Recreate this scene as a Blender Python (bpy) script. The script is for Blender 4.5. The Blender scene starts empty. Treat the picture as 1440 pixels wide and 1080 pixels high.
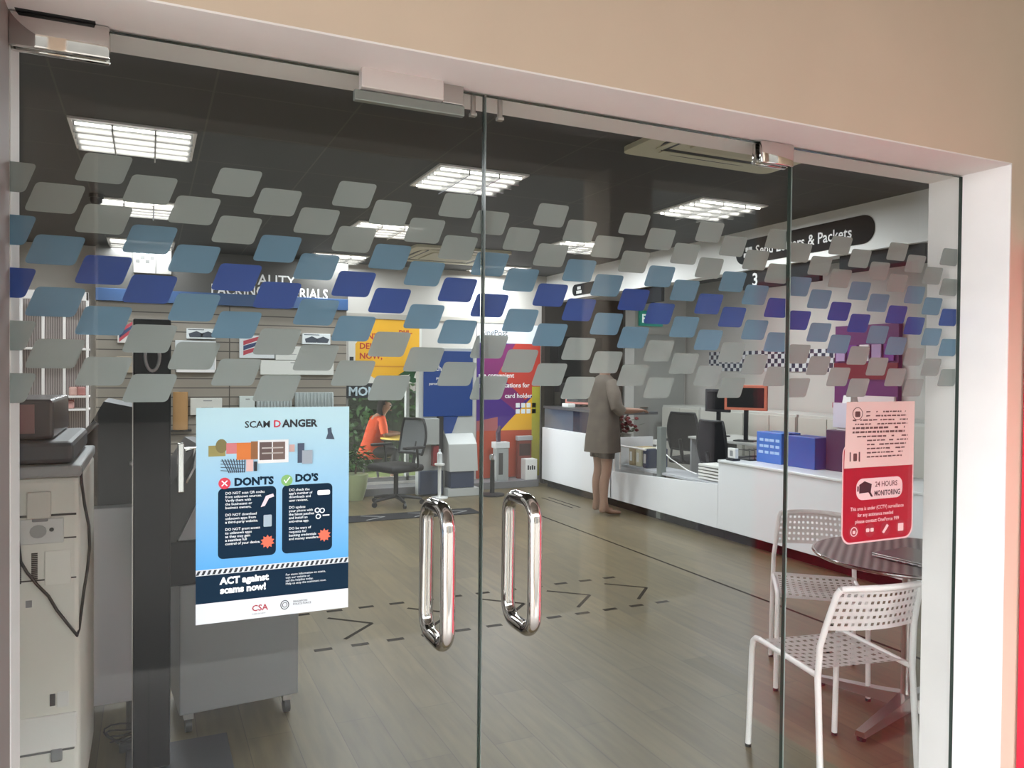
import bpy, bmesh, math, random
from mathutils import Vector, Matrix
random.seed(7)
S = bpy.context.scene
COL = S.collection
PI = math.pi

# ------------------------------------------------------------------ camera, world, sun, exposure
FOC = 1096.885                                     # focal length in pixels of the 1440 wide frame
CAM = Vector((0, -1.645, 1.50))
MR = [Vector((.90676734, -.42152942, .00927083)), Vector((.00163975, -.01846223, -.99982821)), Vector((.42162816, .90662677, -.01604974))]
cd = bpy.data.cameras.new('camera'); cam = bpy.data.objects.new('camera', cd); COL.objects.link(cam)
m = Matrix.Identity(4)
for i in range(3):
    m[i][0] = MR[0][i]; m[i][1] = -MR[1][i]; m[i][2] = -MR[2][i]; m[i][3] = CAM[i]
cam.matrix_world = m
cd.sensor_width = 36.0; cd.lens = FOC / 1440 * 36.0; cd.clip_start = .01; cd.clip_end = 200
S.camera = cam
w = bpy.data.worlds.new('sky'); S.world = w; w.use_nodes = True
bg = w.node_tree.nodes['Background']; bg.inputs[0].default_value = (.93, .97, 1.0, 1); bg.inputs[1].default_value = 12.5
sd = bpy.data.lights.new('sun', 'SUN'); sd.energy = 5.0; sd.angle = math.radians(2); sd.color = (1, .95, .88)
so = bpy.data.objects.new('sun', sd); COL.objects.link(so)
# high sun from behind the shop: it lights the forecourt, the walkway stays in shade
so.rotation_euler = Vector((.30, -.36, -.88)).to_track_quat('-Z', 'Y').to_euler()
S.view_settings.view_transform = 'Standard'; S.view_settings.look = 'None'
S.view_settings.exposure = 0.0; S.view_settings.gamma = 1.0; S.view_settings.use_curve_mapping = False
S.cycles.max_bounces = 10; S.cycles.transparent_max_bounces = 24; S.cycles.use_denoising = True
S.cycles.caustics_reflective = False; S.cycles.caustics_refractive = False; S.cycles.sample_clamp_indirect = 6

# ------------------------------------------------------------------ measuring: a point of the place seen at (u, v) on a plane
def ray(u, v):
    d = (Vector(((u - 720) / FOC, (v - 540) / FOC, 1)))
    return MR[0] * d.x + MR[1] * d.y + MR[2] * d.z
def on_y(u, v, y): d = ray(u, v); return CAM + d * ((y - CAM.y) / d.y)
def on_z(u, v, z): d = ray(u, v); return CAM + d * ((z - CAM.z) / d.z)
def on_x(u, v, x): d = ray(u, v); return CAM + d * ((x - CAM.x) / d.x)

# ------------------------------------------------------------------ materials
def srgb(h):
    if isinstance(h, str):
        h = [int(h[i:i + 2], 16) / 255 for i in (0, 2, 4)]
    return tuple(c / 12.92 if c <= .04045 else ((c + .055) / 1.055) ** 2.4 for c in h) + (1,)
MATS = {}
def mat(name, col='808080', rough=.5, metal=0, noise=0, scale=20, bump=0, emit=0, spec=.5, coat=0, trans=0):
    if name in MATS: return MATS[name]
    m = bpy.data.materials.new(name); m.use_nodes = True; nt = m.node_tree; p = nt.nodes['Principled BSDF']
    c = srgb(col)
    p.inputs['Base Color'].default_value = c; p.inputs['Roughness'].default_value = rough; p.inputs['Metallic'].default_value = metal
    p.inputs['Specular IOR Level'].default_value = spec; p.inputs['Coat Weight'].default_value = coat
    p.inputs['Transmission Weight'].default_value = trans
    if emit: p.inputs['Emission Color'].default_value = c; p.inputs['Emission Strength'].default_value = emit
    if noise or bump:
        tc = nt.nodes.new('ShaderNodeTexCoord'); n = nt.nodes.new('ShaderNodeTexNoise'); n.inputs['Scale'].default_value = scale; n.inputs['Detail'].default_value = 5
        nt.links.new(tc.outputs['Object'], n.inputs['Vector'])
        if noise:
            r = nt.nodes.new('ShaderNodeValToRGB'); r.color_ramp.elements[0].position = .3; r.color_ramp.elements[1].position = .7
            r.color_ramp.elements[0].color = tuple(x * (1 - noise) for x in c[:3]) + (1,); r.color_ramp.elements[1].color = tuple(min(1, x * (1 + noise)) for x in c[:3]) + (1,)
            nt.links.new(n.outputs['Fac'], r.inputs['Fac']); nt.links.new(r.outputs['Color'], p.inputs['Base Color'])
        if bump:
            b = nt.nodes.new('ShaderNodeBump'); b.inputs['Strength'].default_value = bump; b.inputs['Distance'].default_value = .01
            nt.links.new(n.outputs['Fac'], b.inputs['Height']); nt.links.new(b.outputs['Normal'], p.inputs['Normal'])
    MATS[name] = m; return m

def glass_mat(name, tint, base=.04):
    m = bpy.data.materials.new(name); m.use_nodes = True; nt = m.node_tree; nt.nodes.remove(nt.nodes['Principled BSDF'])
    out = nt.nodes['Material Output']; t = nt.nodes.new('ShaderNodeBsdfTransparent'); t.inputs[0].default_value = tint + (1,)
    g = nt.nodes.new('ShaderNodeBsdfGlossy'); g.inputs['Roughness'].default_value = 0.0; g.inputs[0].default_value = (1, 1, 1, 1)
    lw = nt.nodes.new('ShaderNodeLayerWeight'); lw.inputs[0].default_value = .5
    pw = nt.nodes.new('ShaderNodeMath'); pw.operation = 'POWER'; pw.inputs[1].default_value = 5
    ml = nt.nodes.new('ShaderNodeMath'); ml.operation = 'MULTIPLY_ADD'; ml.inputs[1].default_value = 1 - base; ml.inputs[2].default_value = base
    mx = nt.nodes.new('ShaderNodeMixShader')
    nt.links.new(lw.outputs['Facing'], pw.inputs[0]); nt.links.new(pw.outputs[0], ml.inputs[0]); nt.links.new(ml.outputs[0], mx.inputs[0])
    nt.links.new(t.outputs[0], mx.inputs[1]); nt.links.new(g.outputs[0], mx.inputs[2]); nt.links.new(mx.outputs[0], out.inputs['Surface'])
    MATS[name] = m; return m

def film_mat(name, col, clear):
    m = bpy.data.materials.new(name); m.use_nodes = True; nt = m.node_tree; nt.nodes.remove(nt.nodes['Principled BSDF'])
    out = nt.nodes['Material Output']; t = nt.nodes.new('ShaderNodeBsdfTransparent')
    d = nt.nodes.new('ShaderNodeBsdfDiffuse'); d.inputs[0].default_value = srgb(col)
    tl = nt.nodes.new('ShaderNodeBsdfTranslucent'); tl.inputs[0].default_value = srgb(col)
    m1 = nt.nodes.new('ShaderNodeMixShader'); m1.inputs[0].default_value = .3
    m2 = nt.nodes.new('ShaderNodeMixShader'); m2.inputs[0].default_value = clear
    nt.links.new(d.outputs[0], m1.inputs[1]); nt.links.new(tl.outputs[0], m1.inputs[2])
    nt.links.new(m1.outputs[0], m2.inputs[1]); nt.links.new(t.outputs[0], m2.inputs[2]); nt.links.new(m2.outputs[0], out.inputs['Surface'])
    MATS[name] = m; return m

GLASS = glass_mat('clear door glass', (.97, .98, .975), .018)
GEDGE = mat('green glass edge', '2c3a34', .2)
GLIT = mat('lit glass edge', 'aeb9b4', .25)  # left-facing edges, coloured paler as the side that catches light
CLEAR = glass_mat('clear counter glass', (.95, .96, .96), .03)
FILM = {'grey': film_mat('grey frosted film', 'acb2b0', .16), 'teal': film_mat('teal frosted film', '7c9fb8', .14), 'blue': film_mat('blue film', '4560ac', .07)}
STEEL = mat('polished steel', 'd6d2cf', .07, 1)
BRUSHED = mat('brushed steel', 'b9b4b0', .28, 1)
CHROME = mat('chrome', 'd5d5d5', .12, 1)
WHITE = mat('white paint', 'e9e8e6', .6)
WPLAS = mat('white plastic', 'e6e6e3', .4)
WMET = mat('white powder coated steel', 'eeeae8', .4)
BLACK = mat('black plastic', '17181b', .45)
BLKMAT = mat('matte black', '101012', .7)
NAVYBLK = mat('dark navy black panel', '12151c', .6, spec=.2)
GREY = mat('grey plastic', '8c8e90', .5)
LGREY = mat('light grey laminate', 'aeb0b4', .45)
DGREY = mat('dark grey paint', '3d3c3a', .6)
BEIGE = mat('beige machine plastic', 'e9e7de', .5)

# ------------------------------------------------------------------ mesh helpers
class MB:
    def __init__(s): s.bm = bmesh.new(); s.mi = 0
    def _n(s, f0):
        s.bm.faces.ensure_lookup_table()
        for f in s.bm.faces[f0:]: f.material_index = s.mi
    def box(s, a, b, bev=0, rot=None, seg=2):
        f0 = len(s.bm.faces); a = Vector(a); b = Vector(b); c = (a + b) / 2; d = b - a
        r = bmesh.ops.create_cube(s.bm, size=1)
        for v in r['verts']: v.co = Vector((v.co.x * d.x, v.co.y * d.y, v.co.z * d.z))
        vs = r['verts']
        if bev:
            es = list({e for v in vs for e in v.link_edges})
            g = bmesh.ops.bevel(s.bm, geom=es, offset=bev, segments=seg, profile=.5, affect='EDGES')
            vs = list({v for f in s.bm.faces[f0:] for v in f.verts}) if False else list({v for f in g['faces'] for v in f.verts} | {v for v in vs if v.is_valid})
        for v in vs:
            if rot is not None: v.co = rot @ v.co
            v.co += c
        s._n(f0); return s
    def tube(s, pts, r, n=10, closed=False, cap=True):
        pts = [Vector(p) for p in pts]; k = len(pts); f0 = len(s.bm.faces); rings = []
        rr = r if isinstance(r, (list, tuple)) else [r] * k
        ref = None
        for i, p in enumerate(pts):
            if closed: t = pts[(i + 1) % k] - pts[i - 1]
            else: t = pts[min(i + 1, k - 1)] - pts[max(i - 1, 0)]
            t.normalize()
            if ref is None:
                ref = t.orthogonal().normalized()
            ref = (ref - t * ref.dot(t))
            if ref.length < 1e-6: ref = t.orthogonal()
            ref.normalize(); bi = t.cross(ref)
            rings.append([s.bm.verts.new(p + (ref * math.cos(2 * PI * j / n) + bi * math.sin(2 * PI * j / n)) * rr[i]) for j in range(n)])
        for i in range(k if closed else k - 1):
            A = rings[i]; B = rings[(i + 1) % k]
            for j in range(n): s.bm.faces.new((A[j], A[(j + 1) % n], B[(j + 1) % n], B[j]))
        if cap and not closed: s.bm.faces.new(rings[0][::-1]); s.bm.faces.new(rings[-1])
        s._n(f0); return s
    def cyl(s, c, r, z0, z1, n=24, r2=None):
        return s.tube([(c[0], c[1], z0), (c[0], c[1], z1)], [r, r if r2 is None else r2], n)
    def prism(s, poly, fn, d):
        """2D polygon poly, fn maps (x, y, depth) to a point; extruded from depth 0 to d"""
        f0 = len(s.bm.faces); A = [s.bm.verts.new(fn(x, y, 0)) for x, y in poly]; B = [s.bm.verts.new(fn(x, y, d)) for x, y in poly]; k = len(poly)
        s.bm.faces.new(A[::-1]); s.bm.faces.new(B)
        for i in range(k): s.bm.faces.new((A[i], A[(i + 1) % k], B[(i + 1) % k], B[i]))
        s._n(f0); return s
    def lathe(s, prof, c=(0, 0), n=32):
        f0 = len(s.bm.faces); rings = []
        for r, z in prof: rings.append([s.bm.verts.new((c[0] + r * math.cos(2 * PI * j / n), c[1] + r * math.sin(2 * PI * j / n), z)) for j in range(n)])
        for A, B in zip(rings, rings[1:]):
            for j in range(n): s.bm.faces.new((A[j], A[(j + 1) % n], B[(j + 1) % n], B[j]))
        s.bm.faces.new(rings[0][::-1]); s.bm.faces.new(rings[-1]); s._n(f0); return s
    def ball(s, c, r, sub=2):
        f0 = len(s.bm.faces); q = bmesh.ops.create_icosphere(s.bm, subdivisions=sub, radius=1)
        r = r if isinstance(r, (tuple, list)) else (r, r, r)
        for v in q['verts']: v.co = Vector((v.co.x * r[0] + c[0], v.co.y * r[1] + c[1], v.co.z * r[2] + c[2]))
        s._n(f0); return s
    def quad(s, *p):
        f0 = len(s.bm.faces); s.bm.faces.new([s.bm.verts.new(x) for x in p]); s._n(f0); return s
    def build(s, name, mats, parent=None, smooth=False):
        bmesh.ops.recalc_face_normals(s.bm, faces=s.bm.faces[:])
        me = bpy.data.meshes.new(name); s.bm.to_mesh(me); s.bm.free()
        for mm in (mats if isinstance(mats, (list, tuple)) else [mats]): me.materials.append(mm)
        if smooth: 
            for p in me.polygons: p.use_smooth = True
            try: me.set_sharp_from_angle(angle=math.radians(40))
            except Exception: pass
        o = bpy.data.objects.new(name, me); COL.objects.link(o)
        if parent: o.parent = parent; o.matrix_parent_inverse = Matrix.Identity(4)
        return o
def tag(o, label=None, cat=None, group=None, kind=None):
    if label: o['label'] = label
    if cat: o['category'] = cat
    if group: o['group'] = group
    if kind: o['kind'] = kind
    return o
def thing(name, loc, label, cat, rz=0, group=None):
    o = bpy.data.objects.new(name, None); COL.objects.link(o); o.empty_display_size = .05
    o.location = loc; o.rotation_euler = (0, 0, rz); return tag(o, label, cat, group)
def dup(root, loc, rz=0, label=None):
    r = root.copy(); COL.objects.link(r); r.location = loc; r.rotation_euler = (0, 0, rz)
    if label: r['label'] = label
    for ch in list(root.children):
        c = ch.copy(); COL.objects.link(c); c.parent = r
        for g in list(ch.children):
            d = g.copy(); COL.objects.link(d); d.parent = c
    return r
def rrect(x0, z0, x1, z1, r, n=5):
    out = []
    for cx, cz, a in ((x1 - r, z0 + r, -90), (x1 - r, z1 - r, 0), (x0 + r, z1 - r, 90), (x0 + r, z0 + r, 180)):
        for i in range(n + 1):
            t = math.radians(a + 90 * i / n); out.append((cx + r * math.cos(t), cz + r * math.sin(t)))
    return out
def front(y):           # (x, z, depth) on a plane facing -y; depth comes towards the viewer
    return lambda a, b, d: Vector((a, y - d, b))
def sidex(x):           # (a along -y, z) on a plane facing -x
    return lambda a, b, d: Vector((x - d, -a, b))
def text(body, size, fn, mat_, name='lettering', parent=None, align='LEFT', bold=0, width=None, spacing=1.0, depth=.0006):
    """real letters: body may hold several (x, z, text, size) entries"""
    items = body if isinstance(body, list) else [(0, 0, body, size)]
    bm = bmesh.new()
    for x, z, t, sz in items:
        cu = bpy.data.curves.new('lettering', 'FONT'); cu.body = t; cu.size = sz; cu.align_x = align; cu.offset = bold * sz; cu.space_line = spacing; cu.resolution_u = 2
        ob = bpy.data.objects.new('lettering', cu); me = ob.to_mesh()
        xs = [v.co.x for v in me.vertices] or [0]
        sx = 1
        if width and (max(xs) - min(xs)) > 0: sx = width / (max(xs) - min(xs))
        vs = [bm.verts.new(fn(x + v.co.x * sx, z + v.co.y, depth)) for v in me.vertices]
        for p in me.polygons:
            try: bm.faces.new([vs[i] for i in p.vertices])
            except ValueError: pass
        ob.to_mesh_clear(); bpy.data.objects.remove(ob); bpy.data.curves.remove(cu)
    me = bpy.data.meshes.new(name); bm.to_mesh(me); bm.free(); me.materials.append(mat_)
    o = bpy.data.objects.new(name, me); COL.objects.link(o)
    if parent: o.parent = parent
    return o

# ------------------------------------------------------------------ the setting
CEIL = 2.788; BACK = 7.75; XL = -1.3; XR = 7.2
OX0, OX1, OZ = -.23, 2.324, 2.133            # the shopfront opening
YO, YI = -.158, .112                         # outer and inner face of the front wall

def floor_mat():
    m = bpy.data.materials.new('olive brown wood planks'); m.use_nodes = True; nt = m.node_tree; p = nt.nodes['Principled BSDF']; L = nt.links.new
    tc = nt.nodes.new('ShaderNodeTexCoord'); mp = nt.nodes.new('ShaderNodeMapping'); mp.inputs['Rotation'].default_value = (0, 0, PI / 2)
    L(tc.outputs['Object'], mp.inputs['Vector'])
    b = nt.nodes.new('ShaderNodeTexBrick'); b.offset = .37; b.inputs['Scale'].default_value = 1; b.inputs['Brick Width'].default_value = 1.2; b.inputs['Row Height'].default_value = .18
    b.inputs['Mortar Size'].default_value = .0016; b.inputs['Mortar Smooth'].default_value = .3; b.inputs['Bias'].default_value = 0
    b.inputs['Color1'].default_value = srgb('6b6046'); b.inputs['Color2'].default_value = srgb('5c523a'); b.inputs['Mortar'].default_value = srgb('463e31')
    L(mp.outputs[0], b.inputs['Vector'])
    n = nt.nodes.new('ShaderNodeTexNoise'); n.inputs['Scale'].default_value = 3; n.inputs['Detail'].default_value = 7
    m2 = nt.nodes.new('ShaderNodeMapping'); m2.inputs['Scale'].default_value = (9, .9, 1); L(tc.outputs['Object'], m2.inputs['Vector']); L(m2.outputs[0], n.inputs['Vector'])
    r = nt.nodes.new('ShaderNodeValToRGB'); r.color_ramp.elements[0].color = (.62, .62, .62, 1); r.color_ramp.elements[1].color = (1.22, 1.2, 1.15, 1); r.color_ramp.elements[0].position = .3; r.color_ramp.elements[1].position = .72
    L(n.outputs['Fac'], r.inputs['Fac'])
    mx = nt.nodes.new('ShaderNodeMix'); mx.data_type = 'RGBA'; mx.blend_type = 'MULTIPLY'; mx.inputs['Factor'].default_value = .6
    L(b.outputs['Color'], mx.inputs['A']); L(r.outputs['Color'], mx.inputs['B']); L(mx.outputs['Result'], p.inputs['Base Color'])
    p.inputs['Roughness'].default_value = .38; p.inputs['Specular IOR Level'].default_value = .4
    return m
def grid_mat(name, tile, line, size, ox, oy, lw, rough=.7):
    m = bpy.data.materials.new(name); m.use_nodes = True; nt = m.node_tree; p = nt.nodes['Principled BSDF']; L = nt.links.new
    tc = nt.nodes.new('ShaderNodeTexCoord'); mp = nt.nodes.new('ShaderNodeMapping'); mp.inputs['Location'].default_value = (-ox, -oy, 0); L(tc.outputs['Object'], mp.inputs['Vector'])
    b = nt.nodes.new('ShaderNodeTexBrick'); b.offset = 0; b.inputs['Scale'].default_value = 1; b.inputs['Brick Width'].default_value = size; b.inputs['Row Height'].default_value = size
    b.inputs['Mortar Size'].default_value = lw; b.inputs['Mortar Smooth'].default_value = .1
    b.inputs['Color1'].default_value = srgb(tile); b.inputs['Color2'].default_value = srgb(tile); b.inputs['Mortar'].default_value = srgb(line)
    L(mp.outputs[0], b.inputs['Vector']); L(b.outputs['Color'], p.inputs['Base Color']); p.inputs['Roughness'].default_value = rough
    return m
tag(MB().box((XL, YI - .27, -.1), (XR, BACK + .2, 0)).build('floor', floor_mat()), kind='structure')
tag(MB().box((XL - .1, YI, CEIL), (XR + .1, BACK + .1, CEIL + .1)).build('ceiling', grid_mat('charcoal ceiling tiles', '383838', '4e4e49', .66, -.39, 2.91, .005)), kind='structure')
WALLI = mat('interior wall paint', 'c4c0ba', .7, noise=.03, scale=3)
tag(MB().box((XL - .1, YI, 0), (XL, BACK + .1, CEIL)).build('wall_left', WALLI), kind='structure')
tag(MB().box((XR, YI, 0), (XR + .1, BACK + .1, CEIL)).build('wall_right', WALLI), kind='structure')
# back wall with a wide low window (x 2.14 .. 3.75) and the doorway behind the counter
WX0, WX1, WZ0, WZ1 = 2.14, 3.80, .12, 1.40
b = MB(); b.box((XL, BACK, 0), (WX0, BACK + .12, CEIL)); b.box((WX0, BACK, WZ1), (WX1, BACK + .12, CEIL)); b.box((WX0, BACK, 0), (WX1, BACK + .12, WZ0)); b.box((WX1, BACK, 0), (XR, BACK + .12, CEIL))
tag(b.build('wall_back', WALLI), kind='structure')
wb = tag(MB().box((WX0, BACK + .05, WZ0), (WX1, BACK + .062, WZ1)).build('window_2', CLEAR), kind='structure')
MB().box((WX0, BACK + .02, WZ0), (WX0 + .05, BACK + .1, WZ1)).box((2.92, BACK + .02, WZ0), (2.96, BACK + .1, WZ1)).box((WX0, BACK + .02, WZ1 - .05), (WX1, BACK + .1, WZ1)).box((WX0, BACK + .02, WZ0), (WX1, BACK + .1, WZ0 + .05)).build('window_frame', mat('grey aluminium', '9a9a98', .4, .6), wb)
# front wall: beige outside, white reveals
FACADE = mat('beige facade paint', 'dac6b1', .75, noise=.035, scale=2.5, bump=.06)
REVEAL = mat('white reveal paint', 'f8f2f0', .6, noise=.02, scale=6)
def wall_piece(b, x0, z0, x1, z1):
    b.mi = 0; b.box((x0, YO, z0), (x1, YI, z1))
b = MB(); wall_piece(b, -3.5, OZ, 6.5, 4.2); wall_piece(b, OX1, -.1, 6.5, OZ); wall_piece(b, -3.5, -.1, OX0, OZ)
o = b.build('wall_front', [FACADE, REVEAL]); tag(o, kind='structure')
for p in o.data.polygons:
    c = p.center
    if abs(p.normal.y) < .5 and OX0 - .01 < c.x < OX1 + .01 and c.z < OZ + .01 or p.normal.y > .5: p.material_index = 1
# the header soffit of the wall runs past the opening, so line the opening itself
b = MB(); b.box((OX0, YO, OZ - .004), (OX1, YI, OZ)); b.box((OX1 - .004, YO, 0), (OX1, YI, OZ - .004)); tag(b.build('trim_1', REVEAL), kind='structure')
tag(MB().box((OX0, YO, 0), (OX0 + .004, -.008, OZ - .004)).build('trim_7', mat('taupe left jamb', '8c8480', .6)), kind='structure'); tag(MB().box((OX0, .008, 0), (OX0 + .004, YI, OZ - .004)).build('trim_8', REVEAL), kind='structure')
# dropped white bulkhead over the service counter
bk = tag(MB().box((4.87, YI, 2.43), (5.02, BACK, CEIL)).build('trim_2', mat('white bulkhead paint', 'efeeec', .55)), kind='structure')
# plinth along the back wall
tag(MB().box((XL, 7.43, 0), (4.62, BACK, .09), .004).build('baseboard_back', mat('grey plinth', '77777a', .5)), kind='structure')
# walkway outside
PAVE = grid_mat('grey walkway tiles', '8f8a84', '6d6a65', .4, 0, 0, .004, .6)
tag(MB().box((-6, -2.6, -.12), (8, YI - .27, 0)).build('ground', PAVE), kind='structure')
tag(MB().box((-40, -40, -.3), (40, -2.6, -.12)).build('road', mat('pale concrete forecourt', '55524d', .9, noise=.1, scale=.6)), kind='structure')
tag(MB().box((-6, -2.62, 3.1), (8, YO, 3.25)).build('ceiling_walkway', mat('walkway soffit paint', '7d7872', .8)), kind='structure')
tag(MB().box((-6, -2.55, 2.68), (8, -2.33, 3.1)).build('beam', mat('walkway beam paint', 'cfc7bd', .8)), kind='structure')
PILLAR = mat('beige pillar paint', 'd8c7b4', .8)
tag(MB().box((2.41, -2.52, -.12), (2.70, -2.22, 2.68)).build('pillar', PILLAR), kind='structure')
tag(MB().box((-.58, -2.52, -.12), (-.22, -2.22, 2.68)).build('pillar', PILLAR), kind='structure')
bd = thing('building', (0, -24, -.3), 'grey building across the road from the shopfront', 'building')
b = MB()
b.box((-30, -4, 0), (34, 0, 10.6)); b.build('facade', mat('pale grey building render', '4a4945', .9, noise=.15, scale=.3), bd)

# ------------------------------------------------------------------ glass front: two leaves and a fixed pane, with the film pattern
def clip(poly, x0, x1):
    for lim, keep in ((x0, lambda p: p[0] >= x0), (x1, lambda p: p[0] <= x1)):
        out = []
        for i, p in enumerate(poly):
            q = poly[i - 1]
            if keep(p) != keep(q):
                t = (lim - q[0]) / (p[0] - q[0]); out.append((lim, q[1] + t * (p[1] - q[1])))
            if keep(p): out.append(p)
        poly = out
    return poly
def sticker(cx, cz, r=.009):
    P = [Vector((-.050, -.027)), Vector((.030, -.027)), Vector((.050, .027)), Vector((-.030, .027))]; out = []
    for i, p in enumerate(P):
        a = (P[i - 1] - p).normalized(); b = (P[(i + 1) % 4] - p).normalized()
        for k in range(5):
            t = k / 4; q0 = p + a * r; q1 = p + b * r
            q = q0 * (1 - t) ** 2 + p * (2 * t * (1 - t)) + q1 * t ** 2; out.append((cx + q.x, cz + q.y))
    return out
ROWS = ['grey'] * 4 + ['teal'] * 2 + ['blue'] * 2 + ['teal'] * 2 + ['grey'] * 4
def leaf(name, x0, x1):
    b = MB(); b.box((x0, -.006, .012), (x1, .006, OZ - .008))
    o = b.build(name, [GLASS, GEDGE, GLIT]); tag(o, kind='structure')
    for p in o.data.polygons: p.material_index = 0 if abs(p.normal.y) > .5 else (2 if p.normal.x < -.5 else 1)
    for c in range(-15, 22):
        for r in range(14):
            if (r - c) % 3: continue
            poly = clip(sticker(.867 + .0787 * c, 1.8725 - .0316 * r), x0 + .001, x1 - .001)
            if len(poly) < 3 or max(p[0] for p in poly) - min(p[0] for p in poly) < .004: continue
            d = MB().prism(poly, front(.0068), .0004).build('film_decal', FILM[ROWS[r]], o)
            if r in (0, 13) and False: d['label'] = ''
    return o
D1 = leaf('door_1', OX0 + .002, .687)
D2 = leaf('door_2', .692, 1.606)
W1 = leaf('window_1', 1.611, OX1 - .005)
def patch(parent, x0, x1, z0=2.068, z1=2.128):
    o = MB().box((x0, -.020, z0), (x1, -.0065, z1), .004).box((x0, .0075, z0), (x1, .021, z1), .004).build('patch_fitting', STEEL, parent, True)
patch(D1, -.226, -.067); patch(D2, 1.49, 1.604)
MB().box((-.215, -.03, 2.1285), (-.09, .03, 2.1288)).build('pivot_slot', BLKMAT, D1)
MB().box((.05, -.018, .014), (.2, -.0065, .08), .004).build('patch_fitting', STEEL, D2)
# magnetic lock at the head of the left leaf
lk = thing('door_lock', (.40, 0, 2.07), 'white boxed magnetic lock above the left glass leaf', 'lock')
ZL = [on_y(q[0], q[1], -.03) for q in ((508, 100), (623, 148), (505, 137), (655, 160))]
MB().box((ZL[0].x - .40, -.036, .018), (ZL[1].x - .40, -.0075, .0625), .002).build('cover', mat('pinkish white aluminium', 'd9d0cd', .35, .3), lk)
MB().box((ZL[0].x - .412, -.024, -.006), (ZL[3].x - .40, -.0075, .016), .002).build('rail', mat('grey anodised aluminium', '8f9490', .35, .7), lk)
MB().box((ZL[1].x - .398, -.022, .018), (ZL[3].x - .402, -.0075, .062), .002).build('bracket', BRUSHED, lk)
for x in (.668, .735):
    g = thing('door_stop', (x, 0, 2.1), 'small clear stop hanging by the meeting glass edge, ' + ('left leaf' if x < .69 else 'right leaf'), 'door stop', group='door stops')
    MB().tube([(0, .016, -.012), (0, .016, .028)], .006, 10).build('pin', BRUSHED, g)
    MB().box((-.008, .008, -.02), (.008, .024, -.012), .002).build('foot', BRUSHED, g)
def handle(parent, xf, z0, z1):
    r = .0165; y = .072; k = .045; P = []
    def arc(cy, cz, a0, a1):
        for i in range(9):
            t = math.radians(a0 + (a1 - a0) * i / 8); P.append((xf, cy + k * math.cos(t), cz + k * math.sin(t)))
    arc(y - k, z1 - k, 0, 90); arc(-y + k, z1 - k, 90, 180); arc(-y + k, z0 + k, 180, 270); arc(y - k, z0 + k, 270, 360)
    MB().tube(P, r, 18, closed=True).build('handle', STEEL, parent, True)
for par, fu, bu, vt, vb in ((D1, 628.5, 600.5, 702, 921), (D2, 748, 718, 691, 899)):
    top = on_y((fu + bu) / 2, vt, 0); bot = on_y(fu, vb, -.06)
    handle(par, (on_y(fu, 800, -.072).x + on_y(bu, 800, .072).x) / 2, bot.z + .016, top.z - .016)

# ------------------------------------------------------------------ ceiling fittings
TUBE = mat('lit fluorescent tube', 'fff8ee', .3, emit=4.5)
LOUV = mat('bright aluminium louver', 'cfd1d2', .25, .8)
def ceiling_light():
    t = thing('ceiling_light', (0, 0, CEIL), 'square recessed louver ceiling light', 'ceiling light', group='recessed ceiling lights')
    h = .31
    b = MB(); b.box((-h, -h, -.012), (-h + .018, h, -.0005)).box((h - .018, -h, -.012), (h, h, -.0005)).box((-h, -h, -.012), (h, -h + .018, -.0005)).box((-h, h - .018, -.012), (h, h, -.0005)); b.build('frame', WMET, t)
    MB().box((-h + .018, -h + .018, -.003), (h - .018, h - .018, -.0005)).build('reflector', mat('bright reflector', '9a9f9f', .3, .6), t)
    b = MB()
    for i in range(1, 5): y = -h + i * 2 * h / 5; b.box((-h + .018, y - .004, -.05), (h - .018, y + .004, -.004))
    for i in (1, 2): x = -h + i * 2 * h / 3; b.box((x - .004, -h + .018, -.05), (x + .004, h - .018, -.004))
    b.build('louver', LOUV, t)
    for i in range(5):
        y = -h + (i * 2 + 1) * h / 5
        MB().tube([(-h + .03, y, -.018), (h - .03, y, -.018)], .008, 8).build('tube', TUBE, t)
    ld = bpy.data.lights.new('fluorescent_glow', 'AREA'); ld.shape = 'SQUARE'; ld.size = .56; ld.energy = 34; ld.color = (.92, .97, 1)
    lo = bpy.data.objects.new('fluorescent_glow', ld); COL.objects.link(lo); lo.parent = t; lo.location = (0, 0, -.055)
    return t
cl0 = ceiling_light(); first = True
LN = {(0, 0): 'big louver ceiling light at the upper left, above the film pattern', (1, 0): 'louver ceiling light cut by the meeting edge of the glass leaves', (2, 0): 'louver ceiling light close to the white bulkhead, above the grey film pieces',
      (0, 1): 'louver ceiling light behind the second row of grey film at left', (1, 1): 'middle louver ceiling light, between two cassette air conditioners', (2, 1): 'small louver ceiling light near the far end of the bulkhead',
      (0, 2): 'farthest left louver ceiling light, above the checkered corner panel', (1, 2): 'farthest louver ceiling light beside the packing materials fascia', (2, 2): 'farthest louver ceiling light beyond the far cassette air conditioner',
      (3, 0): 'added unseen louver ceiling light over the staff area, nearest the shopfront', (3, 1): 'added unseen louver ceiling light over the staff area, above the office chairs', (3, 2): 'added unseen louver ceiling light over the staff area, nearest the rear door'}
for j, y in enumerate((3.26, 5.31, 7.33)):
    for i, x in enumerate((-.075, 1.94, 3.97, 6.0)):
        if i == 3 and j != 1: continue  # last column: one unseen light, added to brighten the staff area
        if first: cl0.location = (x, y, CEIL); cl0['label'] = LN[i, j]; first = False
        else: dup(cl0, (x, y, CEIL), 0, LN[i, j])
CREAM = mat('cream plastic', 'd8d2b8', .45)
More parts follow.
